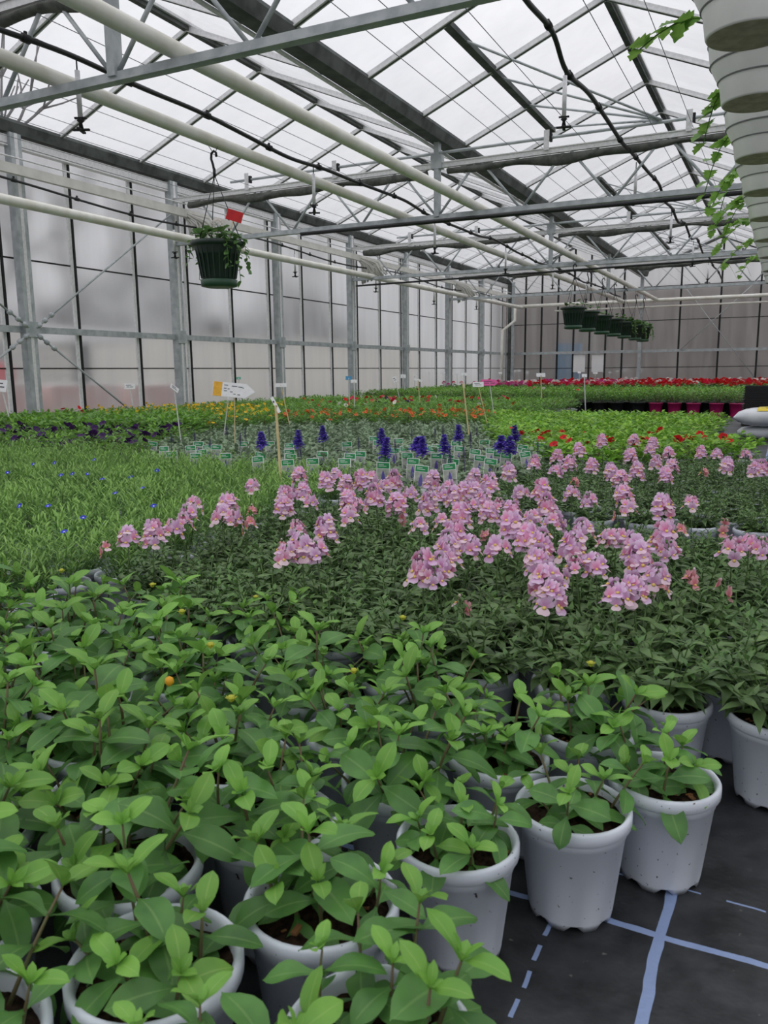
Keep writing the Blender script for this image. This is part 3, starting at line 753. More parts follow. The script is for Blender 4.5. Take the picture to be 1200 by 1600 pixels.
heads_px = [(318,741,2),(334,754,1),(282,771,2),(305,767,2),(269,784,2),(303,787,1),(292,804,1),(271,823,1),(287,816,1),(351,774,1),(364,775,1),(357,791,2),(347,806,1),(364,808,1),(393,795,0),(371,823,0),(392,814,0),(386,748,1),(409,750,2),(394,758,1),(422,741,1),(405,765,0),(444,780,2),(444,795,2),(468,745,2),(461,771,1),(474,771,2),(485,782,1),(465,826,1),(440,852,0),(446,867,1),(472,862,2),(494,862,1),(509,832,2),(200,840,1),(240,840,2),(165,855,0),(510,755,2),(545,785,2),(540,760,2),(565,755,2),(585,780,2),(545,805,1),(525,745,1),(600,760,1),(615,755,2),(630,810,0),(620,790,2),(675,755,2),(670,790,2),(640,770,1),(655,820,1),(740,750,2),(740,770,2),(710,780,2),(765,760,2),(795,740,2),(720,810,2),(765,805,2),(800,800,2),(710,840,2),(690,815,1),(700,870,2),(660,895,2),(680,900,1),(735,855,1),(780,855,1),(800,830,2),(840,755,2),(835,725,2),(860,755,1),(845,770,2),(855,795,2),(865,815,1),(825,845,2),(845,855,2),(840,880,2),(895,860,2),(900,885,1),(930,885,1),(910,830,1),(855,912,2),(862,936,2),(870,715,2),(890,725,2),(905,705,2),(925,730,2),(940,693,2),(895,770,1),(920,782,1),(898,750,0),(955,740,2),(970,750,2),(975,775,2),(982,792,1),(1008,670,2),(990,690,2),(1020,695,2),(985,715,2),(1015,705,2),(1025,725,2),(995,740,2),(1055,685,2),(1045,710,2),(1050,730,2),(1040,745,2),(1025,760,2),(1035,795,2),(1095,710,2),(1120,710,1),(1135,730,2),(1135,685,2),(1165,710,1),(1190,735,2),(1180,735,2),(1095,770,2),(1080,785,1),(1130,820,0),(1065,825,0),(950,840,1),(965,840,1),(990,860,2),(1000,880,2),(1035,845,2),(1045,860,1),(1025,905,1),(990,925,2),(965,930,1),(1035,910,0),(1080,900,0),(1145,855,1),(1170,850,1),(1190,855,1),(1127,917,0),(720,942,0),(885,690,0),(1000,650,0),(968,800,0),(1100,735,0),(1150,790,0),(1085,690,0),(930,690,1),(868,735,1),(700,760,1),(725,770,2),(755,785,2),(780,790,1),(690,775,1),(580,745,1),(560,790,1),(815,770,1),(830,810,1),(735,790,1),(760,835,0),(700,850,1),(690,885,1)]
for u, v, k in heads_px:
    z = .385 if k else .33
    if v > 900: z -= .02
    w = at_z(u, v, z)
    n = min(nem, key=lambda q: (q[0] - w).xy.length)
    d = Vector((w.x - n[0].x, w.y - n[0].y, 0))
    if d.length > .2: continue
    n[3].append((d + Vector((0, 0, z)), k))
for p, row, c, hs in nem:
    n = len(hs)
    what = 'no open flowers' if n == 0 else ('one pink flower head' if n == 1 else '%s pink flower heads' % ('two', 'three', 'four', 'five', 'six', 'seven', 'eight', 'nine', 'ten', 'eleven')[min(n - 2, 9)])
    t = thing('potted_nemesia', 'dark-leaved plant, %s, %s row behind the front bed, %s from the right' % (what, NTH[row], NTH[c]), 'potted plant', p, 0, 'pink bedding plants')
    ob('pot', POT, t, rot=(0, 0, R.uniform(0, 6))); ob('soil', SOIL[R.randrange(3)], t); ob('foliage', NEMF[R.randrange(4)], t, (0, 0, .012 if p.y < 3.2 else .03), (0, 0, R.uniform(0, 6.28)), 1.06 if p.y < 3.2 else .86)
    for loc, k in hs:
        me = R.choice((HSML, HMID, HBIG)[k])
        o = ob('flower_head', me, t, loc, (R.uniform(-.15, .15), R.uniform(-.15, .15), R.uniform(0, 6.28))); s = R.uniform(.9, 1.12) * (1.06 if k == 2 else 1); o.scale = (s, s, s)

# ---- fine-leaved bed at left, a few blue flowers
def fine_fol(seed):
    rr = random.Random(seed); q = MB()
    for k in range(30):
        a = rr.uniform(0, 6.28); u = sqrt(rr.random()); h = rr.uniform(.12, .21) * (1 - .25 * u)
        b0 = Vector((.04 * u * cos(a), .04 * u * sin(a), .14)); b1 = b0 + Vector((.1 * u * cos(a), .1 * u * sin(a), h))
        q.tube([b0, b0.lerp(b1, .5) + Vector((0, 0, .01)), b1], [.0016, .0014, .001], M['fine_leaf'], 4, False)
        for i in range(13):
            f = .2 + .8 * i / 12; p = b0.lerp(b1, f); L = .058 * (1.05 - .4 * f) * rr.uniform(.8, 1.2)
            q.leaf(leafT(p, i * 2.4 + rr.uniform(-.4, .4), .35 + .7 * f + rr.uniform(-.3, .2), 0), L, .007, M['fine_young'] if f > .75 else M['fine_leaf'], [.3, .9, 1., .7, .05], rr.uniform(.2, .9), .3, 3, 1)
    return q.mesh('foliage')
FINE = [fine_fol(400 + k) for k in range(4)]
def disc_flower(r, mat, eye, lobes=5, depth=.35, name='flower', stem=.05, er=.28):
    q = MB(); n = lobes * 4; vs = [(0, 0, -r * depth)]
    for ring, (f, z) in enumerate(((er, -r * depth * .6), (.7, -r * .05), (1., -r * .02))):
        for k in range(n):
            a = 2 * pi * k / n; rad = r * f * (1 - (.14 if ring == 2 else .05) * (.5 + .5 * cos(lobes * a))); vs.append((rad * cos(a), rad * sin(a), z))
    f1 = [(0, 1 + k, 1 + (k + 1) % n) for k in range(n)]; f2 = []
    for i in range(2):
        o = 1 + i * n; f2 += [(o + k, o + n + k, o + n + (k + 1) % n, o + (k + 1) % n) for k in range(n)]
    q.add(vs, f1, eye); q.add(vs, f2, mat)
    if stem: q.tube([(0, 0, -r * depth), (0, 0, -r * depth - stem)], .0018, M['mid_leaf'], 4, False)
    return q.mesh(name)
BLUEF = disc_flower(.011, M['blue'], M['white'], 5, .2)
fine = []
y = 1.72; row = 0
while y < 4.75:
    x = -1.95 - (y - 2) * .1 - (row % 2) * .1 - .12
    if y < 1.85: x -= .1
    c = 0
    while x > -6:
        if seen((x, y, .3), 110) and y < 4.35 + (-x - 2.2) * .12: fine.append([Vector((x + R.uniform(-.015, .015), y + R.uniform(-.015, .015), 0)), row, c, []]); c += 1
        x -= .205
    y += .18; row += 1
for u, v in ((137,740),(160,748),(85,723),(147,718),(113,740),(100,830),(95,742),(204,745),(245,735),(130,808),(52,725),(12,738),(180,770),(30,790),(222,762),(75,790),(240,790)):
    w = at_z(u, v, .345); n = min(fine, key=lambda q: (q[0] - w).xy.length); n[3].append(w - n[0])
for p, row, c, fl in fine:
    t = thing('potted_lobelia', 'fine-leaved plant%s, %s row of the left bed, %s from its right edge' % (' with blue flower' if fl else '', NTH[row], NTH[c]), 'potted plant', p, 0, 'fine-leaved green plants in the left bed')
    ob('pot', POT, t); ob('foliage', FINE[R.randrange(4)], t, (0, 0, .015), (0, 0, R.uniform(0, 6.28)), R.uniform(.9, 1.08))
    for w in fl: ob('flower', BLUEF, t, w, (R.uniform(.3, .9), 0, YAW + R.uniform(-.5, .5)), 1.2)

# ---- salvia with blue-violet spikes and picture tags
def salvia_fol(seed):
    rr = random.Random(seed); q = MB()
    for k in range(9):
        a = k * 2.4; u = sqrt(k / 9); h = (.11 + .05 * rr.random()) * (1 - .35 * u)
        b0 = Vector((.03 * u * cos(a), .03 * u * sin(a), .14)); b1 = Vector((.085 * u * cos(a), .085 * u * sin(a), .14 + h))
        q.tube([b0, b1], [.003, .002], M['salvia_leaf'], 5, False); a1 = rr.uniform(0, 6)
        for i in range(3):
            p = b0.lerp(b1, .4 + .3 * i)
            for s in (0, pi):
                L = [.1, .095, .06][i] * rr.uniform(.85, 1.15)
                q.leaf(leafT(p, a1 + i * pi / 2 + s, [.15, .35, .85][i] + rr.uniform(-.2, .2), rr.uniform(-.3, .3)), L, L * .46, M['salvia_leaf'], EL, rr.uniform(.5, 1.1), .3, 6, 1, .4)
    return q.mesh('foliage')
SALF = [salvia_fol(500 + k) for k in range(4)]
def spike(seed, L, r, mat):
    rr = random.Random(seed); q = MB(); q.tube([(0, 0, -.16), (0, 0, L)], [.003, .002], M['violet_dull'], 5)
    n = int(130 * L / .12)
    for k in range(n):
        f = k / n; a = k * 2.4; z = f * L; rad = r * (1 - f) ** .6 * .5
        q.leaf(leafT((rad * .3 * cos(a), rad * .3 * sin(a), z), a - pi / 2, rr.uniform(-.1, .7), 0), r * (1.05 - .7 * f) * rr.uniform(.8, 1.2), r * .55, mat, EL, .6, .4, 3, 1)
    return q.mesh('flower_spike')
SPK = [spike(1, .095, .044, M['violet']), spike(2, .085, .05, M['violet']), spike(3, .105, .04, M['violet'])]
SPD = [spike(4, .08, .015, M['violet_dull']), spike(5, .065, .014, M['violet_dull'])]
def in_poly(u, v, P):
    c = False; j = len(P) - 1
    for i in range(len(P)):
        if (P[i][1] > v) != (P[j][1] > v) and u < (P[j][0] - P[i][0]) * (v - P[i][1]) / (P[j][1] - P[i][1]) + P[i][0]: c = not c
        j = i
    return c
SALP = [(215, 740), (225, 694), (300, 672), (420, 660), (600, 656), (745, 658), (800, 682), (855, 700), (905, 730), (905, 800), (200, 800)]
sal = []
y = 4.12; row = 0
while y < 8.8:
    x = -1.52 - (row % 2) * .115; c = 0
    while x > -6.2:
        u, v = px((x, y, .3))
        if y > 4.35 + (-x - 2.2) * .12 - .15 and in_poly(u, v, SALP) and x < -1.45: sal.append([Vector((x + R.uniform(-.015, .015), y + R.uniform(-.015, .015), 0)), row, c, []]); c += 1
        x -= .235
    y += .205; row += 1
for u, v, k in ((410,687,1),(466,687,1),(505,678,1),(602,702,1),(590,672,0),(652,694,1),(717,677,1),(783,692,1),(797,697,1),(806,678,1),(693,668,0),(643,670,0),(383,672,0),(355,667,0),(421,670,0),(375,682,0),(328,685,0),(725,702,0),(695,697,1),(704,712,0),(680,667,0),(470,700,0),(560,690,0),(618,690,0),(305,676,0),(596,684,1),(660,700,1),(268,678,0),(735,680,0),(840,695,0),(745,668,0)):
    w = at_z(u, v + 12, .36); n = min(sal, key=lambda q: (q[0] - w).xy.length)
    if (n[0] - w).xy.length < .35: n[3].append((w - n[0], k))
for p, row, c, sp in sal:
    t = thing('potted_salvia', 'grey-green plant %s, %s row of the tagged bed, %s from the right' % ('with violet spike' if sp else 'without flowers', NTH[row], NTH[c]), 'potted plant', p, 0, 'violet-spiked plants in the tagged bed')
    ob('pot', POT, t); ob('foliage', SALF[R.randrange(4)], t, (0, 0, .015), (0, 0, R.uniform(0, 6.28)), R.uniform(.95, 1.1))
    for w, k in sp: ob('flower_spike', R.choice(SPK if k else SPD), t, w, (R.uniform(-.1, .1), R.uniform(-.1, .1), R.uniform(0, 6)), R.uniform(.9, 1.1) if not k else 1.15)
# picture tags
def tag_parts():
    q = MB(); q.box((0, 0, .09), (.078, .0016, .18), M['card']); card = q.mesh('card')
    q = MB(); q.box((0, -.0012, .16), (.07, .001, .032), M['card_green']); q.box((-.012, -.0018, .166), (.03, .0004, .003), M['card']); q.box((-.004, -.0018, .157), (.046, .0004, .003), M['card']); band = q.mesh('green_band')
    q = MB(); q.box((0, -.0012, .095), (.07, .001, .092), M['card_photo'])
    q2 = [(-.003, 0), (.009, .01), (.012, .03), (.009, .05), (.004, .07), (0, .078), (-.004, .07), (-.009, .05), (-.012, .03), (-.009, .01)]
    q.add([(a, -.0019, .055 + c) for a, c in q2], [tuple(range(len(q2)))], M['card_violet'], smooth=False); pic = q.mesh('picture')
    return card, band, pic
TC, TB, TP = tag_parts()
tags = [(254,697),(270,705),(304,708),(299,696),(309,690),(325,695),(319,702),(336,695),(352,708),(379,690),(401,706),(404,713),(422,690),(450,692),(452,702),(449,709),(451,718),(489,716),(500,705),(538,716),(543,708),(544,690),(582,682),(588,688),(622,685),(636,696),(637,707),(643,716),(654,727),(594,713),(598,722),(682,694),(670,697),(681,708),(694,709),(702,716),(706,724),(712,689),(714,697),(739,701),(747,711),(762,716),(757,687),(767,700),(776,705),(787,707),(800,687),(812,695),(820,701),(828,705),(845,691),(235,690),(560,705),(615,700)]
for k, (u, v) in enumerate(sorted(tags, key=lambda q: -q[1])):
    zt = .35 if v < 712 else .365; w = at_z(u, v, zt)
    near = 'front' if v >= 712 else 'middle' if v >= 697 else 'back'
    bed = sorted([q for q in tags if ('front' if q[1] >= 712 else 'middle' if q[1] >= 697 else 'back') == near]); idx = bed.index((u, v))
    t = thing('plant_tag', 'white picture tag with a green top, %s from the left in the %s rows' % (NTH[idx], near), 'plant tag', (w.x, w.y, zt - .18), YAW + R.uniform(-.35, .35), 'picture tags in the violet-spiked bed')
    t.rotation_euler[0] = R.uniform(-.25, .05); t.rotation_euler[1] = R.uniform(-.12, .18)
    cd = ob('card', TC, t); ob('green_band', TB, cd); ob('picture', TP, cd)

# ---- farther beds
def fmesh(k, seed, **a):
    return dome(seed, **a).mesh('plant')
PB = (.1, .125, .2)
MID = [fmesh(0, 600 + k, n=150, rad=.18, zb=.2, zt=.42, L=.06, W=.024, mats=(M['mid_leaf'], M['lime_leaf']), prof=EL, nu=2, elr=(-.1, .9), pot=M['pot_far'], pot_dim=PB) for k in range(3)]
LIME = [fmesh(0, 620 + k, n=150, rad=.16, zb=.18, zt=.36, L=.062, W=.034, mats=(M['lime_leaf'], M['lime_young']), prof=EL, nu=2, elr=(-.1, .8), pot=M['pot_far'], pot_dim=(.08, .1, .17)) for k in range(3)]
LUSH = [fmesh(0, 640 + k, n=130, rad=.18, zb=.2, zt=.44, L=.08, W=.036, mats=(M['mid_leaf'], M['lime_leaf']), prof=EL, nu=3, elr=(0, 1.1), pot=M['pot_far'], pot_dim=PB) for k in range(3)]
GER = [fmesh(0, 660 + k, n=110, rad=.2, zb=.24, zt=.48, L=.075, W=.07, mats=(M['dark_leaf'], M['mid_leaf']), prof=[.3, .9, 1.05, .95, .4], nu=2, elr=(-.2, .6), pot=M['pot_far'], pot_dim=PB) for k in range(3)]
MIDB = [fmesh(0, 690 + k, n=150, rad=.18, zb=.2, zt=.42, L=.06, W=.024, mats=(M['mid_leaf'], M['lime_leaf']), prof=EL, nu=2, elr=(-.1, .9), pot=M['pot_black'], pot_dim=PB) for k in range(3)]
PINKP = [fmesh(0, 680 + k, n=170, rad=.2, zb=.25, zt=.5, L=.06, W=.026, mats=(M['mid_leaf'], M['lime_leaf']), prof=EL, nu=2, elr=(-.1, .8), pot=M['pot_pink'], pot_dim=(.1, .13, .23)) for k in range(2)]
FL = {k: disc_flower(r, M[k], M[e], 5, .3, 'flower', .05, er) for k, r, e, er in (('purple', .042, 'dark_eye', .25), ('yellow', .023, 'orange', .2), ('orange', .028, 'orange_eye', .42), ('red', .034, 'dark_eye', .25), ('white', .035, 'yellow', .2), ('cerise', .04, 'dark_eye', .2))}
def umbel(seed, mat):
    rr = random.Random(seed); q = MB(); q.tube([(0, 0, -.12), (0, 0, 0)], .003, M['mid_leaf'], 4, False)
    for k in range(26):
        a = k * 2.4; f = (k + .5) / 26; el = pi / 2 - f * 1.75; d = Vector((cos(a) * cos(el), sin(a) * cos(el), sin(el)))
        for s in range(4):
            q.leaf(leafT(d * .045, a - pi / 2 + (s - 1.5) * .8, el * .4 + (s % 2) * .5, 0), .026, .024, mat, [.4, 1., .8, .2], .3, .1, 2, 1)
    return q.mesh('flower_head')
UM = {k: umbel(i, M[k]) for i, k in enumerate(('red', 'cerise', 'magenta', 'white', 'salmon'))}
KN = {}
def far_plant(name, mesh, p, label, group, flowers, hz, rad, sc=1.):
    if KN.get(group, 0) >= 299: return
    KN[group] = KN.get(group, 0) + 1
    t = tag(ob(name, mesh, None, p, (0, 0, R.uniform(0, 6.28)), sc), label, 'potted plant', group)
    for f, me in flowers:
        a = R.uniform(0, 6.28); u = sqrt(R.random()); z = hz * (1 - .2 * u * u) + R.uniform(-.02, .03)
        o = ob(f, me, t, (u * rad * cos(a), u * rad * sin(a), z), (R.uniform(.3, 1.15), 0, a + pi / 2) if f == 'flower' else (R.uniform(-.2, .2), R.uniform(-.2, .2), a)); k = R.uniform(.85, 1.15); o.scale = (k, k, k)
    return t
def fl(kind, n): return [('flower', FL[kind])] * n
s = .285; y = 4.55; row = 0
while y < 16.0:
    x = -8.72 + (row % 2) * s / 2
    while x < -.25:
        u, v = px((x, y, .40)); X, Yp = x + R.uniform(-.03, .03), y + R.uniform(-.03, .03); p = (X, Yp, 0)
        us, vs_ = px((x, y, .3))
        if -70 < u < 1240 and not in_poly(us, vs_, SALP) and not (y < 4.35 + (-x - 2.2) * .12):
            if x > -1.55 and y < 5.45 + max(0, x + 1.5) * .75: pass
            elif u < 290 and v > 660:
                far_plant('potted_petunia', R.choice(MID), p, 'bushy plant with dark purple trumpet flowers, in the bed at the left edge', 'dark purple petunias at the left', fl('purple', R.choice((2, 3, 3, 4))), .43, .17, .92)
            elif u < 330 and v > 646:
                far_plant('potted_lush_plant', R.choice(LUSH), p, 'lush plain green plant behind the dark purple flowers', 'lush green plants behind the purple flowers', [], .4, .1, 1.0)
            elif u < 130 and v > 634:
                far_plant('potted_calibrachoa', R.choice(MID), p, 'green plant with small red flowers by the left edge, before the misted wall', 'small red flowers at the left', fl('red', R.choice((0, 1, 1, 2))), .44, .16)
            elif u < 440 and v > 632:
                far_plant('potted_calibrachoa', R.choice(MID), p, 'green plant dotted with small yellow flowers, left of the orange bed', 'small yellow flowers left of the orange bed', fl('yellow', R.choice((2, 3, 4, 4))), .44, .17)
            elif u < 770 and v > 640 - max(0, (u - 600) * .02):
                far_plant('potted_calibrachoa', R.choice(MID), p, 'plant covered in small orange flowers with darker eyes, behind the violet spikes', 'small orange flowers in the middle', fl('orange', R.choice((4, 5, 6))), .43, .17, .95)
            elif x > -3.6 and y < 10.9 and u > 680:
                if y > 7.3 and x > -.66: x += s; continue
                red = y < 7.7 and R.random() < .5
                if y < 7.4:
                    far_plant('potted_petunia', R.choice(LIME), p, 'green plant with scattered red flowers, behind the pink bed', 'scattered red flowers behind the pink bed', fl('red', R.choice((0, 1, 1, 2))), .36, .14, 1.)
                else:
                    far_plant('potted_lime_plant', R.choice(LIME), p, 'bright lime green plant without flowers, in the right-hand bed', 'lime green plants in the right-hand bed', [], .36, .14, 1.)
            elif x < -3.2 or y < 11.5:
                if y < 15.9 and x < -3.2:
                    if 11.2 < y < 13.4 and -7 < x < -4.2 and R.random() < .5:
                        far_plant('potted_petunia', R.choice(MID), p, 'green plant with bright red flowers, beyond the orange bed', 'red flowers beyond the orange bed', fl(R.choice(('red', 'red', 'cerise', 'purple')), R.choice((1, 2, 3))), .44, .17, 1.02)
                    else:
                        far_plant('potted_green_plant', R.choice(MID), p, 'plain green plant beyond the orange and yellow flowers', 'plain green plants in the middle distance', fl('white', 1) if R.random() < .02 else (fl('red', 1) if R.random() < .03 else []), .44, .17, 1.02)
        x += s
    y += s * .87; row += 1
# far right block in magenta pots, then the geraniums
s = .36; y = 16.3; row = 0
while y < 21.2:
    x = -8.7 + (row % 2) * s / 2
    while x < -.65:
        p = (x + R.uniform(-.03, .03), y + R.uniform(-.03, .03), 0)
        if seen((x, y, .4), 40):
            if row == 0 and x > -2.45:
                far_plant('potted_bushy_plant', R.choice(PINKP), p, 'bushy green plant in magenta pot, front row of the far block', 'plants in magenta pots', fl('red', 1) if R.random() < .2 else [], .48, .18)
            else:
                far_plant('potted_bushy_plant', R.choice(MIDB), p, 'bushy green plant in the far block, behind the magenta pots', 'green plants of the far block', fl(R.choice(('red', 'white', 'cerise')), 1) if R.random() < .05 else [], .45, .18, 1.18)
        x += s
    y += s * .87; row += 1
s = .47; y = 21.3; row = 0
while y < 27.9:
    x = -8.7 + (row % 2) * s / 2
    while x < -.2:
        p = (x + R.uniform(-.05, .05), y + R.uniform(-.05, .05), 0)
        if seen((x, y, .4), 30):
            u = px((x, y, .5))[0]; f = (y - 21.3) / 6.6
            if f < .22: k = R.choice(('magenta', 'magenta', 'cerise') if u < 830 else ('red', 'red', 'cerise')); n = R.choice((2, 3, 3))
            elif f < .55: k = R.choice(('white', 'white', 'salmon', 'magenta') if u < 980 else ('white', 'red', 'cerise')); n = R.choice((2, 3, 4))
            else: k = R.choice(('red', 'red', 'cerise', 'red', 'white') if u > 860 else ('cerise', 'magenta', 'red', 'white')); n = R.choice((3, 4, 4))
            if x < -7.6: n = R.choice((0, 1, 1))
            nm_ = {'red': 'red', 'cerise': 'cerise pink', 'magenta': 'magenta pink', 'white': 'white', 'salmon': 'salmon pink'}[k]
            far_plant('potted_geranium', R.choice(GER), p, 'far geranium with round %s flower heads, near the back wall' % nm_, 'geraniums by the back wall, ' + nm_, [('flower_head', UM[k])] * n, .52, .19, 1.05)
        x += s
    y += s * .87; row += 1

# ================================================================== SIGNS ON STAKES
def sign(u0, v0, u1, v1, h, wpx, hpx, mat, lab, kind='plate', wood=False, tilt=0., rpx=3., yaw=0.):
    """stake enters the plants at pixel-plane point (u1,v1) at canopy height h; plate centre stands above"""
    base = at_z(u1, v1, h); d = ray(u0, v0); n = Vector((d.x, d.y, 0)); k = Vector((base.x, base.y, 0)).dot(FW.xy.to_3d()) / n.dot(FW.xy.to_3d())
    top = EYE + d * k; dep = (top - EYE).dot(FW); sc = dep / F
    t = thing('plant_sign', lab, 'sign', (base.x, base.y, 0), 0)
    q = MB(); foot = base.copy(); foot.z = .12; dirv = top - base
    foot = base - dirv * ((base.z - .12) / max(dirv.z, .05)) if dirv.z > .05 else foot
    w = max(rpx * sc, .008)
    q.bar(foot - Vector((base.x, base.y, 0)), top - Vector((base.x, base.y, 0)), w, max(w * .35, .004), M['wood'] if wood else M['whiteplastic']); ob('stake', q, t)
    c = top - Vector((base.x, base.y, 0)); W, Hh = wpx * sc, hpx * sc
    T = Matrix.Translation(c) @ Matrix.Rotation(YAW + yaw, 4, 'Z') @ Matrix.Rotation(tilt, 4, 'Y') @ Matrix.Rotation(-.3, 4, 'X')
    q = MB(); th = .004
    if kind == 'plate': q.box((0, -.006, 0), (W, th, Hh), mat, T)
    else:
        P = [(-W / 2, Hh / 2), (W * .28, Hh / 2), (W / 2, 0), (W * .28, -Hh / 2), (-W / 2, -Hh / 2)]
        vs = [(a, yy, c_) for yy in (-.008, -.004) for a, c_ in P]
        q.add(vs, [(0, 1, 2, 3, 4), (9, 8, 7, 6, 5)] + [(i, (i + 1) % 5, 5 + (i + 1) % 5, 5 + i) for i in range(5)], mat, T, smooth=False)
    pl = ob('plate', q, t)
    if kind == 'arrow_yellow':
        q = MB(); q.box((-W * .39, -.0095, 0), (W * .2, .002, Hh * .98), M['card_yellow'], T); ob('yellow_end', q, pl, label='yellow end panel')
        q = MB()
        for (a, c_, l) in ((-.2, .3, .09), (.0, .27, .13), (.14, .24, .1), (.21, .2, .03), (-.21, .08, .06), (-.13, .05, .05), (-.2, -.1, .07), (-.06, -.14, .06), (.02, -.28, .05), (.12, -.3, .06)):
            q.box((W * a, -.0092, Hh * c_), (W * l, .001, Hh * .05), M['ink'], T)
        ob('print', q, pl)
    elif hpx >= 8:
        q = MB()
        for (a, c_, l) in ((-.1, .2, .5), (0, -.1, .6)): q.box((W * a, -.0092, Hh * c_), (W * l, .001, Hh * .1), M['ink'], T)
        ob('print', q, pl)
    return t
sign(2, 603, 14, 652, .42, 18, 19, M['card'], 'white sign on a leaning stake at the left edge', tilt=.1)
sign(203, 604, 208, 636, .42, 17, 9, M['card'], 'small white sign on a pale stake, first right of the left-edge sign')
sign(272, 607, 280, 668, .40, 16, 8, M['card'], 'small tilted white and green sign on a stake, left of the yellow-ended arrow', tilt=.6, yaw=.8)
sign(366, 610, 367, 690, .30, 66, 23, M['card'], 'large white arrow sign with a yellow end on a wooden stake', 'arrow_yellow', True, .1)
sign(357, 622, 352, 662, .40, 3, 6, M['whiteplastic'], 'bare white stake just left of the arrow sign post')
sign(431, 633, 440, 768, .22, 5, 28, M['card'], 'tall pale wooden stake with a narrow tilted sign among the pink flowers', wood=True, tilt=-.5, rpx=9)
sign(439, 602, 449, 648, .40, 18, 6, M['card'], 'white sign on a yellowish stake right of the arrow sign', wood=True)
sign(545, 591, 546, 628, .42, 10, 6, M['card_blue'], 'small blue sign on a white stake')
sign(553, 596, 554, 632, .42, 10, 5, M['card'], 'white sign on a stake beside the small blue sign')
sign(373, 591, 374, 622, .46, 7, 4, M['card_teal'], 'tiny teal sign near the left wall')
sign(617, 593, 622, 613, .45, 6, 9, M['card'], 'small leaning white sign beyond the orange bed, left of two', tilt=-.3)
sign(630, 588, 632, 608, .47, 8, 6, M['card'], 'small white sign on a stake beyond the orange bed, right of the leaning one')
sign(648, 587, 648, 606, .47, 5, 3, M['card'], 'tiny white sign on a stake near the left wall, left of the pinkish one')
sign(653, 594, 656, 627, .42, 12, 4, M['card'], 'flat pinkish white sign on a wooden stake beyond the orange bed', wood=True, tilt=.25)
sign(724, 603, 733, 682, .30, 3, 7, M['wood'], 'tall crooked bare wooden stake before the green bed', wood=True, rpx=5)
sign(725, 585, 726, 606, .47, 9, 5, M['card'], 'small white sign behind the crooked wooden stake')
sign(747, 601, 759, 653, .36, 17, 8, M['card'], 'white sign on a wooden stake, left of the pink arrow', wood=True)
sign(765, 598, 770, 636, .42, 27, 10, M['card_pink'], 'pink arrow-shaped sign on a stake', 'arrow')
sign(845, 586, 846, 612, .46, 14, 6, M['card'], 'white sign on a stake before the far red geraniums', wood=True)
sign(913, 587, 914, 618, .44, 8, 5, M['card'], 'white sign on a pale stake in the far green block')
sign(137, 597, 142, 622, .47, 4, 8, M['card'], 'pale stake against the misted wall at left', tilt=-.4)
for k, (u, v, vb) in enumerate(((714,584,600),(581,584,604),(666,583,600),(692,583,600),(782,583,596),(805,580,594),(812,579,594),(881,580,592),(905,582,595),(930,583,596),(953,582,594),(965,580,594),(978,577,592),(1003,577,592),(1078,576,590),(1088,577,590),(1096,577,590),(825,582,594))):
    order = sorted((714,581,666,692,782,805,812,881,905,930,953,965,978,1003,1078,1088,1096,825))
    sign(u, v, u + .5, vb, .52, 5 if k % 3 else 7, 3, M['card'], 'tiny white marker stake by the far geraniums, %s of the row from the left' % NTH[order.index(u)], rpx=1.6)

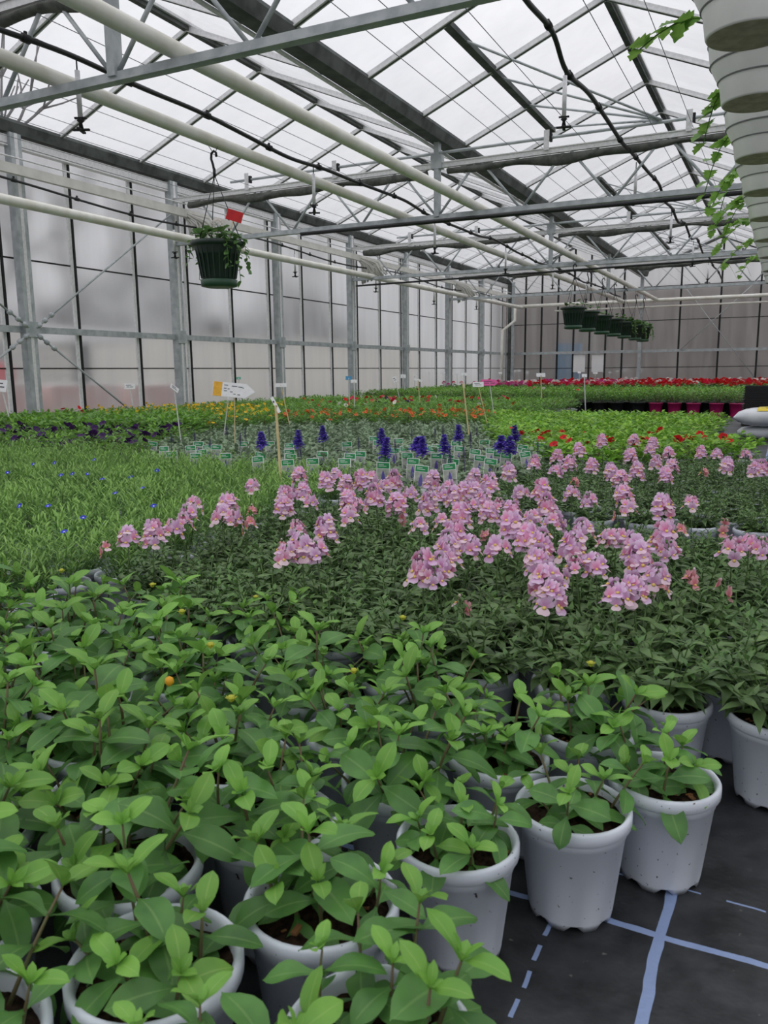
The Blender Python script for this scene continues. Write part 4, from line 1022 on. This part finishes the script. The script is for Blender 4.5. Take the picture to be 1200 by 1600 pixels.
# ================================================================== HANGING BASKETS
def basket(Y, X, zr, lab, sc=1., leaves=60, near=False, seed=0):
    t = thing('hanging_basket', lab, 'hanging basket', (X, Y, zr), 0, None if near else 'dark baskets under the white pipe')
    r = .255
    q = MB(); q.lathe([(.13, -.43), (.175, -.42), (.178, -.36), (.16, -.36)], 28, M['pot_green_foot'], close=False); q.add([(.13 * cos(k * pi / 14), .13 * sin(k * pi / 14), -.43) for k in range(28)], [tuple(range(28))], M['pot_green_foot']); ob('saucer', q, t)
    q = MB(); q.lathe([(.155, -.36), (.165, -.34), (.215, -.05), (.255, -.045), (.262, -.03), (.262, 0), (.235, 0), (.23, -.03), (.15, -.3)], 28, M['pot_green'])
    for k in range(22):
        a = 2 * pi * k / 22; q.bar((.169 * cos(a), .169 * sin(a), -.345), (.219 * cos(a), .219 * sin(a), -.05), .012, .008, M['pot_green'])
    ob('bowl', q, t)
    q = MB(); q.lathe([(.235, -.03), (.1, -.02), (.002, -.015)], 20, M['soil']); ob('soil', q, t)
    zp = 2.2 + H - zr
    q = MB()
    for k in range(3):
        a = 2 * pi * k / 3 + .4; q.tube([(.235 * cos(a), .235 * sin(a), 0), (0, 0, .62)], .0045, M['blackpipe'], 5)
    q.tube([(0, 0, .60), (0, 0, .68)], .014, M['blackpipe'], 6)
    hk = [(0, 0, .66), (-.012, 0, .72), (-.03, 0, .77), (-.025, 0, .82), (.005, 0, .84), (.03, 0, .82), (.032, 0, .785)]
    q.tube(hk, .012, M['blackpipe'], 6); ob('hanger', q, t)
    q = MB(); q.tube([(.004, -.02, .83), (-.03, -.03, zp - .05), (-.01, 0, zp + .066), (.03, .03, zp - .05), (.006, .02, .83)], .004, M['wire'], 5); ob('wire_loop', q, t)
    rr = random.Random(seed); q = MB()
    for k in range(leaves):
        a = rr.uniform(0, 6.28); u = sqrt(rr.random()); z = .02 + .13 * rr.random() * (1 - .6 * u)
        q.leaf(leafT((.22 * u * cos(a), .22 * u * sin(a), z), a - pi / 2 + rr.gauss(0, .8), rr.uniform(-.2, .8), rr.uniform(-.4, .4)), .085 * rr.uniform(.7, 1.2), .08, M['basket_leaf'], [.4, 1., .8, 1.0, .5, .1], .5, .2, 5, 1)
    if leaves > 30:
        for k in range(5):
            a = (-.2, .3, 2.9, 3.4, -.6)[k]; p = Vector((.25 * cos(a), .25 * sin(a), .0)); L = (.42, .34, .36, .2, .3)[k]
            pts = [p + Vector((.06 * cos(a) * s, .06 * sin(a) * s, .03 - L * s * s)) for s in (0, .3, .6, 1.)]
            q.tube(pts, .003, M['mid_leaf'], 4, False)
            for i in range(16):
                f = (i + 1) / 16; pp = p + Vector((.06 * cos(a) * f, .06 * sin(a) * f, .03 - L * f * f))
                q.leaf(leafT(pp, rr.uniform(0, 6.28), rr.uniform(-.9, .3), rr.uniform(-.4, .4)), .06 * rr.uniform(.7, 1.2), .05, M['basket_leaf'], [.4, 1., .8, 1.0, .5, .1], .5, .2, 4, 1)
    ob('foliage', q, t)
    return t
basket(6.6, -5.07, 1.27 + H, 'big dark green basket with trailing leaves hanging alone at left', near=True, leaves=70, seed=3)
bw = Vector((-5.07, 6.6, 1.27 + H))
t = thing('price_card', 'bright red card on a thin stick in the lone hanging basket', 'card', bw + Vector((.17, -.05, .0)), YAW)
q = MB(); q.tube([(0, 0, -.03), (.03, 0, .1), (.06, 0, .2)], .004, M['wood'], 5); ob('stick', q, t)
q = MB(); q.box((0, 0, 0), (.155, .003, .1), M['red_card'], Matrix.Translation((.07, -.005, .22)) @ Matrix.Rotation(.3, 4, 'Y')); ob('red_panel', q, t)
t = tag(ob('pale_flower', UM['white'], None, bw + Vector((.1, -.12, .13)), None, 1.0), 'single pale flower head standing in the lone hanging basket', 'flower')
for k, Y in enumerate((16.6, 17.9, 19.45, 20.9, 22.4, 24.1, 25.5)):
    basket(Y, -3.93, 1.25 + H, 'dark basket under the white pipe, %s of the row from the left%s' % (NTH[k], ', leafy' if k > 3 else ''), leaves=14 if k < 4 else 110, seed=10 + k)

# white hanging pots with trailing ivy leaves, upper right
def white_pot(k, Y, ivy):
    X = -.23; zb = 2.2 + H - .87 + .02
    t = thing('hanging_pot', 'white ribbed hanging pot at the upper right, %s of the row from the top' % NTH[k], 'hanging pot', (X, Y, zb), 0, 'white hanging pots')
    q = MB(); q.lathe([(.001, .006), (.12, .0), (.163, .003)], 40, M['pot_base']); base_q = q
    q = MB(); q.lathe([(.163, .003), (.167, .004), (.172, .012), (.185, .1), (.192, .115), (.235, .2), (.25, .3), (.262, .42), (.275, .425), (.278, .46), (.25, .46), (.24, .43)], 40, M['pot_white']); pot_ = ob('pot', q, t); ob('base', base_q, pot_)
    q = MB()
    for r, z in ((.194, .119), (.2365, .2), (.2505, .3), (.262, .41)): q.lathe([(r, z - .005), (r + .004, z), (r, z + .005)], 40, M['groove'])
    ob('groove', q, pot_)
    q = MB(); q.lathe([(.248, .43), (.1, .44), (.002, .445)], 20, M['soil']); ob('soil', q, t)
    q = MB()
    for j in range(3):
        a = 2 * pi * j / 3 + 1; q.tube([(.262 * cos(a), .262 * sin(a), .455), (0, 0, 1.1)], .005, M['whiteplastic'], 5)
    q.tube([(0, 0, 1.09), (0, 0, 1.2), (.03, 0, 1.26), (.06, 0, 1.22)], .008, M['whiteplastic'], 6); q.tube([(.03, 0, 1.25), (.1, 0, 1.7)], .004, M['wire'], 4); ob('hanger', q, t)
    rr = random.Random(40 + k); q = MB()
    def lf(p, az, el, s): q.leaf(leafT(p, az, el, rr.uniform(-.5, .5)), .13 * s, .13 * s, M['ivy_leaf'], [.35, .95, .7, 1.0, .55, .75, .3, .05], .4, .2, 7, 1)
    for j in range(26):
        a = rr.uniform(0, 6.28); u = sqrt(rr.random()); lf((.22 * u * cos(a), .22 * u * sin(a), .46 + .1 * rr.random()), a - pi / 2, rr.uniform(-.1, .8), rr.uniform(.7, 1.1))
    for (a, L, dr) in ivy:
        p0 = Vector((.26 * cos(a), .26 * sin(a), .46)); d = Vector((cos(a), sin(a), 0)); pts = [p0 + d * (L * s) + Vector((0, 0, .02 * sin(pi * s) - dr * s * s)) for s in (0, .25, .5, .75, 1.)]
        q.tube(pts, .004, M['mid_leaf'], 5, False)
        for i in range(9):
            f = (i + 1) / 9; pp = p0 + d * (L * f) + Vector((0, 0, .02 * sin(pi * f) - dr * f * f)); lf(pp, a - pi / 2 + (1.2 if i % 2 else -1.2) * rr.uniform(.4, 1), rr.uniform(-.7, .1), rr.uniform(.75, 1.15) * (.9))
    ob('foliage', q, t)
WY = [3.9, 4.85, 6.1, 7.25, 8.5, 9.9, 11.4, 13.0, 14.8]
IV = [[], [(3.15, .34, .1)], [(3.0, .12, .3)], [(3.1, .2, .42)], [(3.0, .26, .3), (3.4, .2, .5)], [(3.1, .34, .3), (2.8, .3, .45)], [(3., .4, .3), (3.4, .3, .1)], [(3., .4, .3)], [(3, .3, .3)]]
for k, Y in enumerate(WY): white_pot(k, Y, IV[k])
pipe('hanging_rail', [(.05, Y0, ZG - .9 + .62), (.05, 28, ZG - .9 + .62)], .02, M['galv'], 'steel rail overhead that carries the white hanging pots', 'rail', 8)

# ================================================================== STACK AND SACKS BY THE PATH
t0 = Vector((-.27, 13.9, 0))
tr = MB(); w, d, hh = .28, .22, .036
tr.box((0, 0, .006), (w * 1.8, d * 1.8, .01), M['pot_black'])
for sx, sy, lx, ly in ((-1, 0, .012, d * 2), (1, 0, .012, d * 2), (0, -1, w * 2, .012), (0, 1, w * 2, .012)):
    tr.box((sx * w, sy * d, .018), (lx, ly, hh - .004), M['pot_black'])
    tr.box((sx * (w + .012), sy * (d + .012), .031), (lx + .024 * abs(sx) + .05 * abs(sy), ly + .024 * abs(sy) + .05 * abs(sx), .006), M['pot_black'])
trm = tr.mesh('plant_tray')
for k in range(17):
    tag(ob('plant_tray', trm, None, t0 + Vector((R.uniform(-.006, .006), R.uniform(-.006, .006), k * .036)), (0, 0, .03)), 'black plastic tray in the stack at the right edge, %s from the bottom' % NTH[k], 'tray', 'stacked black trays')
def sack(c, L, W, T, rz, lab, yellow):
    t = thing('potting_sack', lab, 'sack', c, rz, 'white sacks by the path')
    n, mm = 24, 16; vs = []; rr = random.Random(int(c[2] * 100) + 5)
    for i in range(n + 1):
        a = -1 + 2 * i / n
        for j in range(mm):
            th = 2 * pi * j / mm; e = (1 - abs(a) ** 3.5) ** .5
            y = W / 2 * (abs(cos(th)) ** .6) * (1 if cos(th) > 0 else -1) * (.86 + .14 * e); z = T / 2 * (abs(sin(th)) ** .75) * (1 if sin(th) > 0 else -1) * max(e, .06)
            vs.append((a * L / 2, y, T / 2 + z + rr.uniform(-.004, .004)))
    fs = [(i * mm + j, i * mm + (j + 1) % mm, (i + 1) * mm + (j + 1) % mm, (i + 1) * mm + j) for i in range(n) for j in range(mm)] + [tuple(range(mm)), tuple(range(n * mm, n * mm + mm))]
    q = MB(); q.add(vs, fs, M['bag']); sk = ob('sack', q, t)
    if yellow:
        q = MB(); g = []; N = 12
        def surf(x, y):
            a = x / (L / 2); e = (1 - abs(a) ** 3.5) ** .5; cy = min(1, abs(y) / (W / 2 * (.86 + .14 * e))); th = math.acos(cy ** (1 / .6)); return T / 2 + T / 2 * abs(sin(th)) ** .75 * e + .007
        for i in range(N + 1):
            for j in range(N + 1):
                x = -L * .22 + L * .5 * i / N; y = -W * .44 + W * .5 * j / N; g.append((x, y, surf(x, y)))
        q.add(g, [(i * (N + 1) + j, (i + 1) * (N + 1) + j, (i + 1) * (N + 1) + j + 1, i * (N + 1) + j + 1) for i in range(N) for j in range(N)], M['bag_yellow']); ob('printed_patch', q, sk, label='yellow printed patch')
        q = MB()
        for x, y, l in ((-.06, -.18, .12), (.12, -.14, .1)): q.box((x, y, surf(x, y) + .003), (l, .02, .002), M['ink'])
        ob('print', q, sk)
sack((-.03, 11.2, .0), .95, .55, .17, .05, 'white plastic sack at the right edge, lower one of the pile', False)
sack((-.06, 11.1, .165), .95, .6, .235, -.06, 'white plastic sack with yellow print at the right edge, top of the pile', True)

# ================================================================== OUTSIDE, seen through the misted glass
q = MB(); q.box((-15.5, 21, .95), (.3, 21.5, 1.9), M['render']); tag(ob('garden_wall', q), 'long low beige wall outside the left wall', 'wall')
for k, (y, z0, hgt, w) in enumerate(((8.3, 0, .62, 1.5), (10.0, 0, .58, 1.6), (11.7, 0, .55, 1.4))):
    t = thing('wrapped_pallet', 'pink wrapped pallet load outside the left wall, %s from the left' % NTH[k], 'pallet', (-11.2, y, 0), .05, 'wrapped pallets outside')
    q = MB(); q.box((0, 0, .06), (1., w, .12), M['wood']); ob('pallet', q, t); q = MB(); q.box((0, 0, .12 + hgt / 2), (.95, w * .95, hgt), M['pinkwrap']); q.box((0, 0, .13 + hgt), (.9, w * .9, .03), M['card']); ob('load', q, t)
q = MB(); q.lathe([(.001, 0), (.25, .0), (.29, .7), (.31, .72), (.0, .8)], 16, M['redbox']); tag(ob('red_bin', q, None, (-11.6, 9.0, .7 - .7)), 'red bin seen blurred through the left wall', 'bin').scale = (.8, .8, 1.4)
t = thing('storage_rack', 'grey slatted rack blurred behind the left wall', 'rack', (-12.6, 10.6, 0))
q = MB()
for k in range(8): q.box((0, 0, .2 + k * .17), (.5, 1.9, .05), M['greymetal'])
q.box((0, -.95, .75), (.5, .05, 1.5), M['greymetal']); q.box((0, .95, .75), (.5, .05, 1.5), M['greymetal']); ob('shelves', q, t)
q = MB(); q.box((0, 1.1, 1.62), (1.2, 1.9, .28), M['card']); ob('white_cover', q, t)
# bare trees and a dull hedge
def tree(x, y, hgt, seed):
    rr = random.Random(seed); q = MB()
    def br(p, d, l, r, n):
        e = p + d * l; q.tube([p, p.lerp(e, .5) + Vector((rr.uniform(-.05, .05) * l, rr.uniform(-.05, .05) * l, 0)), e], [r, r * .85, r * .65], M['bark'], 6 if n > 2 else 4)
        if n > 0:
            for _ in range(3 if n > 1 else 4):
                dd = (d + Vector((rr.uniform(-.8, .8), rr.uniform(-.8, .8), rr.uniform(-.1, .6)))).normalized(); br(e if rr.random() < .7 else p.lerp(e, .7), dd, l * rr.uniform(.6, .8), r * .6, n - 1)
    br(Vector((0, 0, 0)), Vector((0, 0, 1)), hgt * .35, hgt * .02, 4)
    return ob('bare_tree', q, None, (x, y, 0))
for k, (x, y, h) in enumerate(((-14.2, 10.5, 6.5), (-17.5, 15.5, 7), (-18, 20, 7.5), (-19, 9, 8), (-18, 27, 7))):
    tag(tree(x, y, h, k), 'bare grey tree blurred outside the left wall, %s' % ('behind the rack', 'over the near end of the beige wall', 'over the middle of the beige wall', 'farthest at the left', 'over the far end of the beige wall')[k], 'tree', 'bare trees outside')
rr = random.Random(3)
q = MB()
for k in range(1800):
    y = rr.uniform(2, 34); z = rr.uniform(0, 1) ** .7 * (3.4 + .9 * sin(y * .7)); q.leaf(leafT((-20 + rr.uniform(-.8, .8), y, z), rr.uniform(0, 6.28), rr.uniform(-.5, .9), 0), .6, .5, M['hedge'], EL, .5, .2, 2, 1)
tag(ob('hedge', q), 'tall dull hedge blurred outside the left wall', 'hedge')
q = MB(); q.box((-1.5, 34.0, 2.0), (22, .4, 4.0), M['brownwall']); tag(ob('outbuilding', q), 'dull brown building behind the back wall', 'building')
q = MB(); q.box((0, 0, .95), (.85, .5, 1.9), M['bluewrap']); tag(ob('blue_tarpaulin', q, None, (-7.3, 30.4, -.04)), 'blue covered load blurred behind the back wall', 'load')
for k, x in enumerate((-6.85, -6.2)):
    q = MB(); q.box((0, 0, 0), (.42, .01, .62), M['card']); tag(ob('paper_notice', q, None, (x + .3, Y1 + .005 - .03, 1.12)), '%s of the two white sheets on the back wall glass' % ('left', 'right')[k], 'notice')

# ================================================================== LIGHT: overcast sky
SKY = 1.75
w = bpy.data.worlds.new('overcast'); SC.world = w; w.use_nodes = True; nt = w.node_tree; nt.nodes.clear()
out = nd(nt, 'OutputWorld'); bg = nd(nt, 'Background', Strength=1.0)
# standard overcast sky: the zenith is three times as bright as the horizon, soft cloud noise on top
tc = nd(nt, 'TexCoord'); n = nd(nt, 'TexNoise', Scale=2.2, Detail=4); nt.links.new(tc.outputs['Generated'], n.inputs['Vector'])
r = ramp(nt, n.outputs['Fac'], [(.3, (.90, .91, .95, 1)), (.7, (1.0, 1.0, 1.03, 1))]); nt.links.new(r.outputs['Color'], bg.inputs['Color'])
sx = nd(nt, 'SeparateXYZ'); nt.links.new(tc.outputs['Generated'], sx.inputs[0])
ma = nd(nt, 'MapRange'); ma.inputs['From Min'].default_value = 0; ma.inputs['From Max'].default_value = 1; ma.inputs['To Min'].default_value = SKY / 3; ma.inputs['To Max'].default_value = SKY
nt.links.new(sx.outputs['Z'], ma.inputs['Value']); nt.links.new(ma.outputs['Result'], bg.inputs['Strength']); nt.links.new(bg.outputs[0], out.inputs['Surface'])

vs = SC.view_settings
vs.view_transform = 'Standard'; vs.look = 'None'; vs.exposure = 0.04; vs.gamma = 1.0; vs.use_curve_mapping = False
SC.cycles.max_bounces = 10; SC.cycles.transparent_max_bounces = 24; SC.cycles.diffuse_bounces = 4; SC.cycles.transmission_bounces = 8; SC.cycles.glossy_bounces = 3
SC.cycles.use_denoising = True
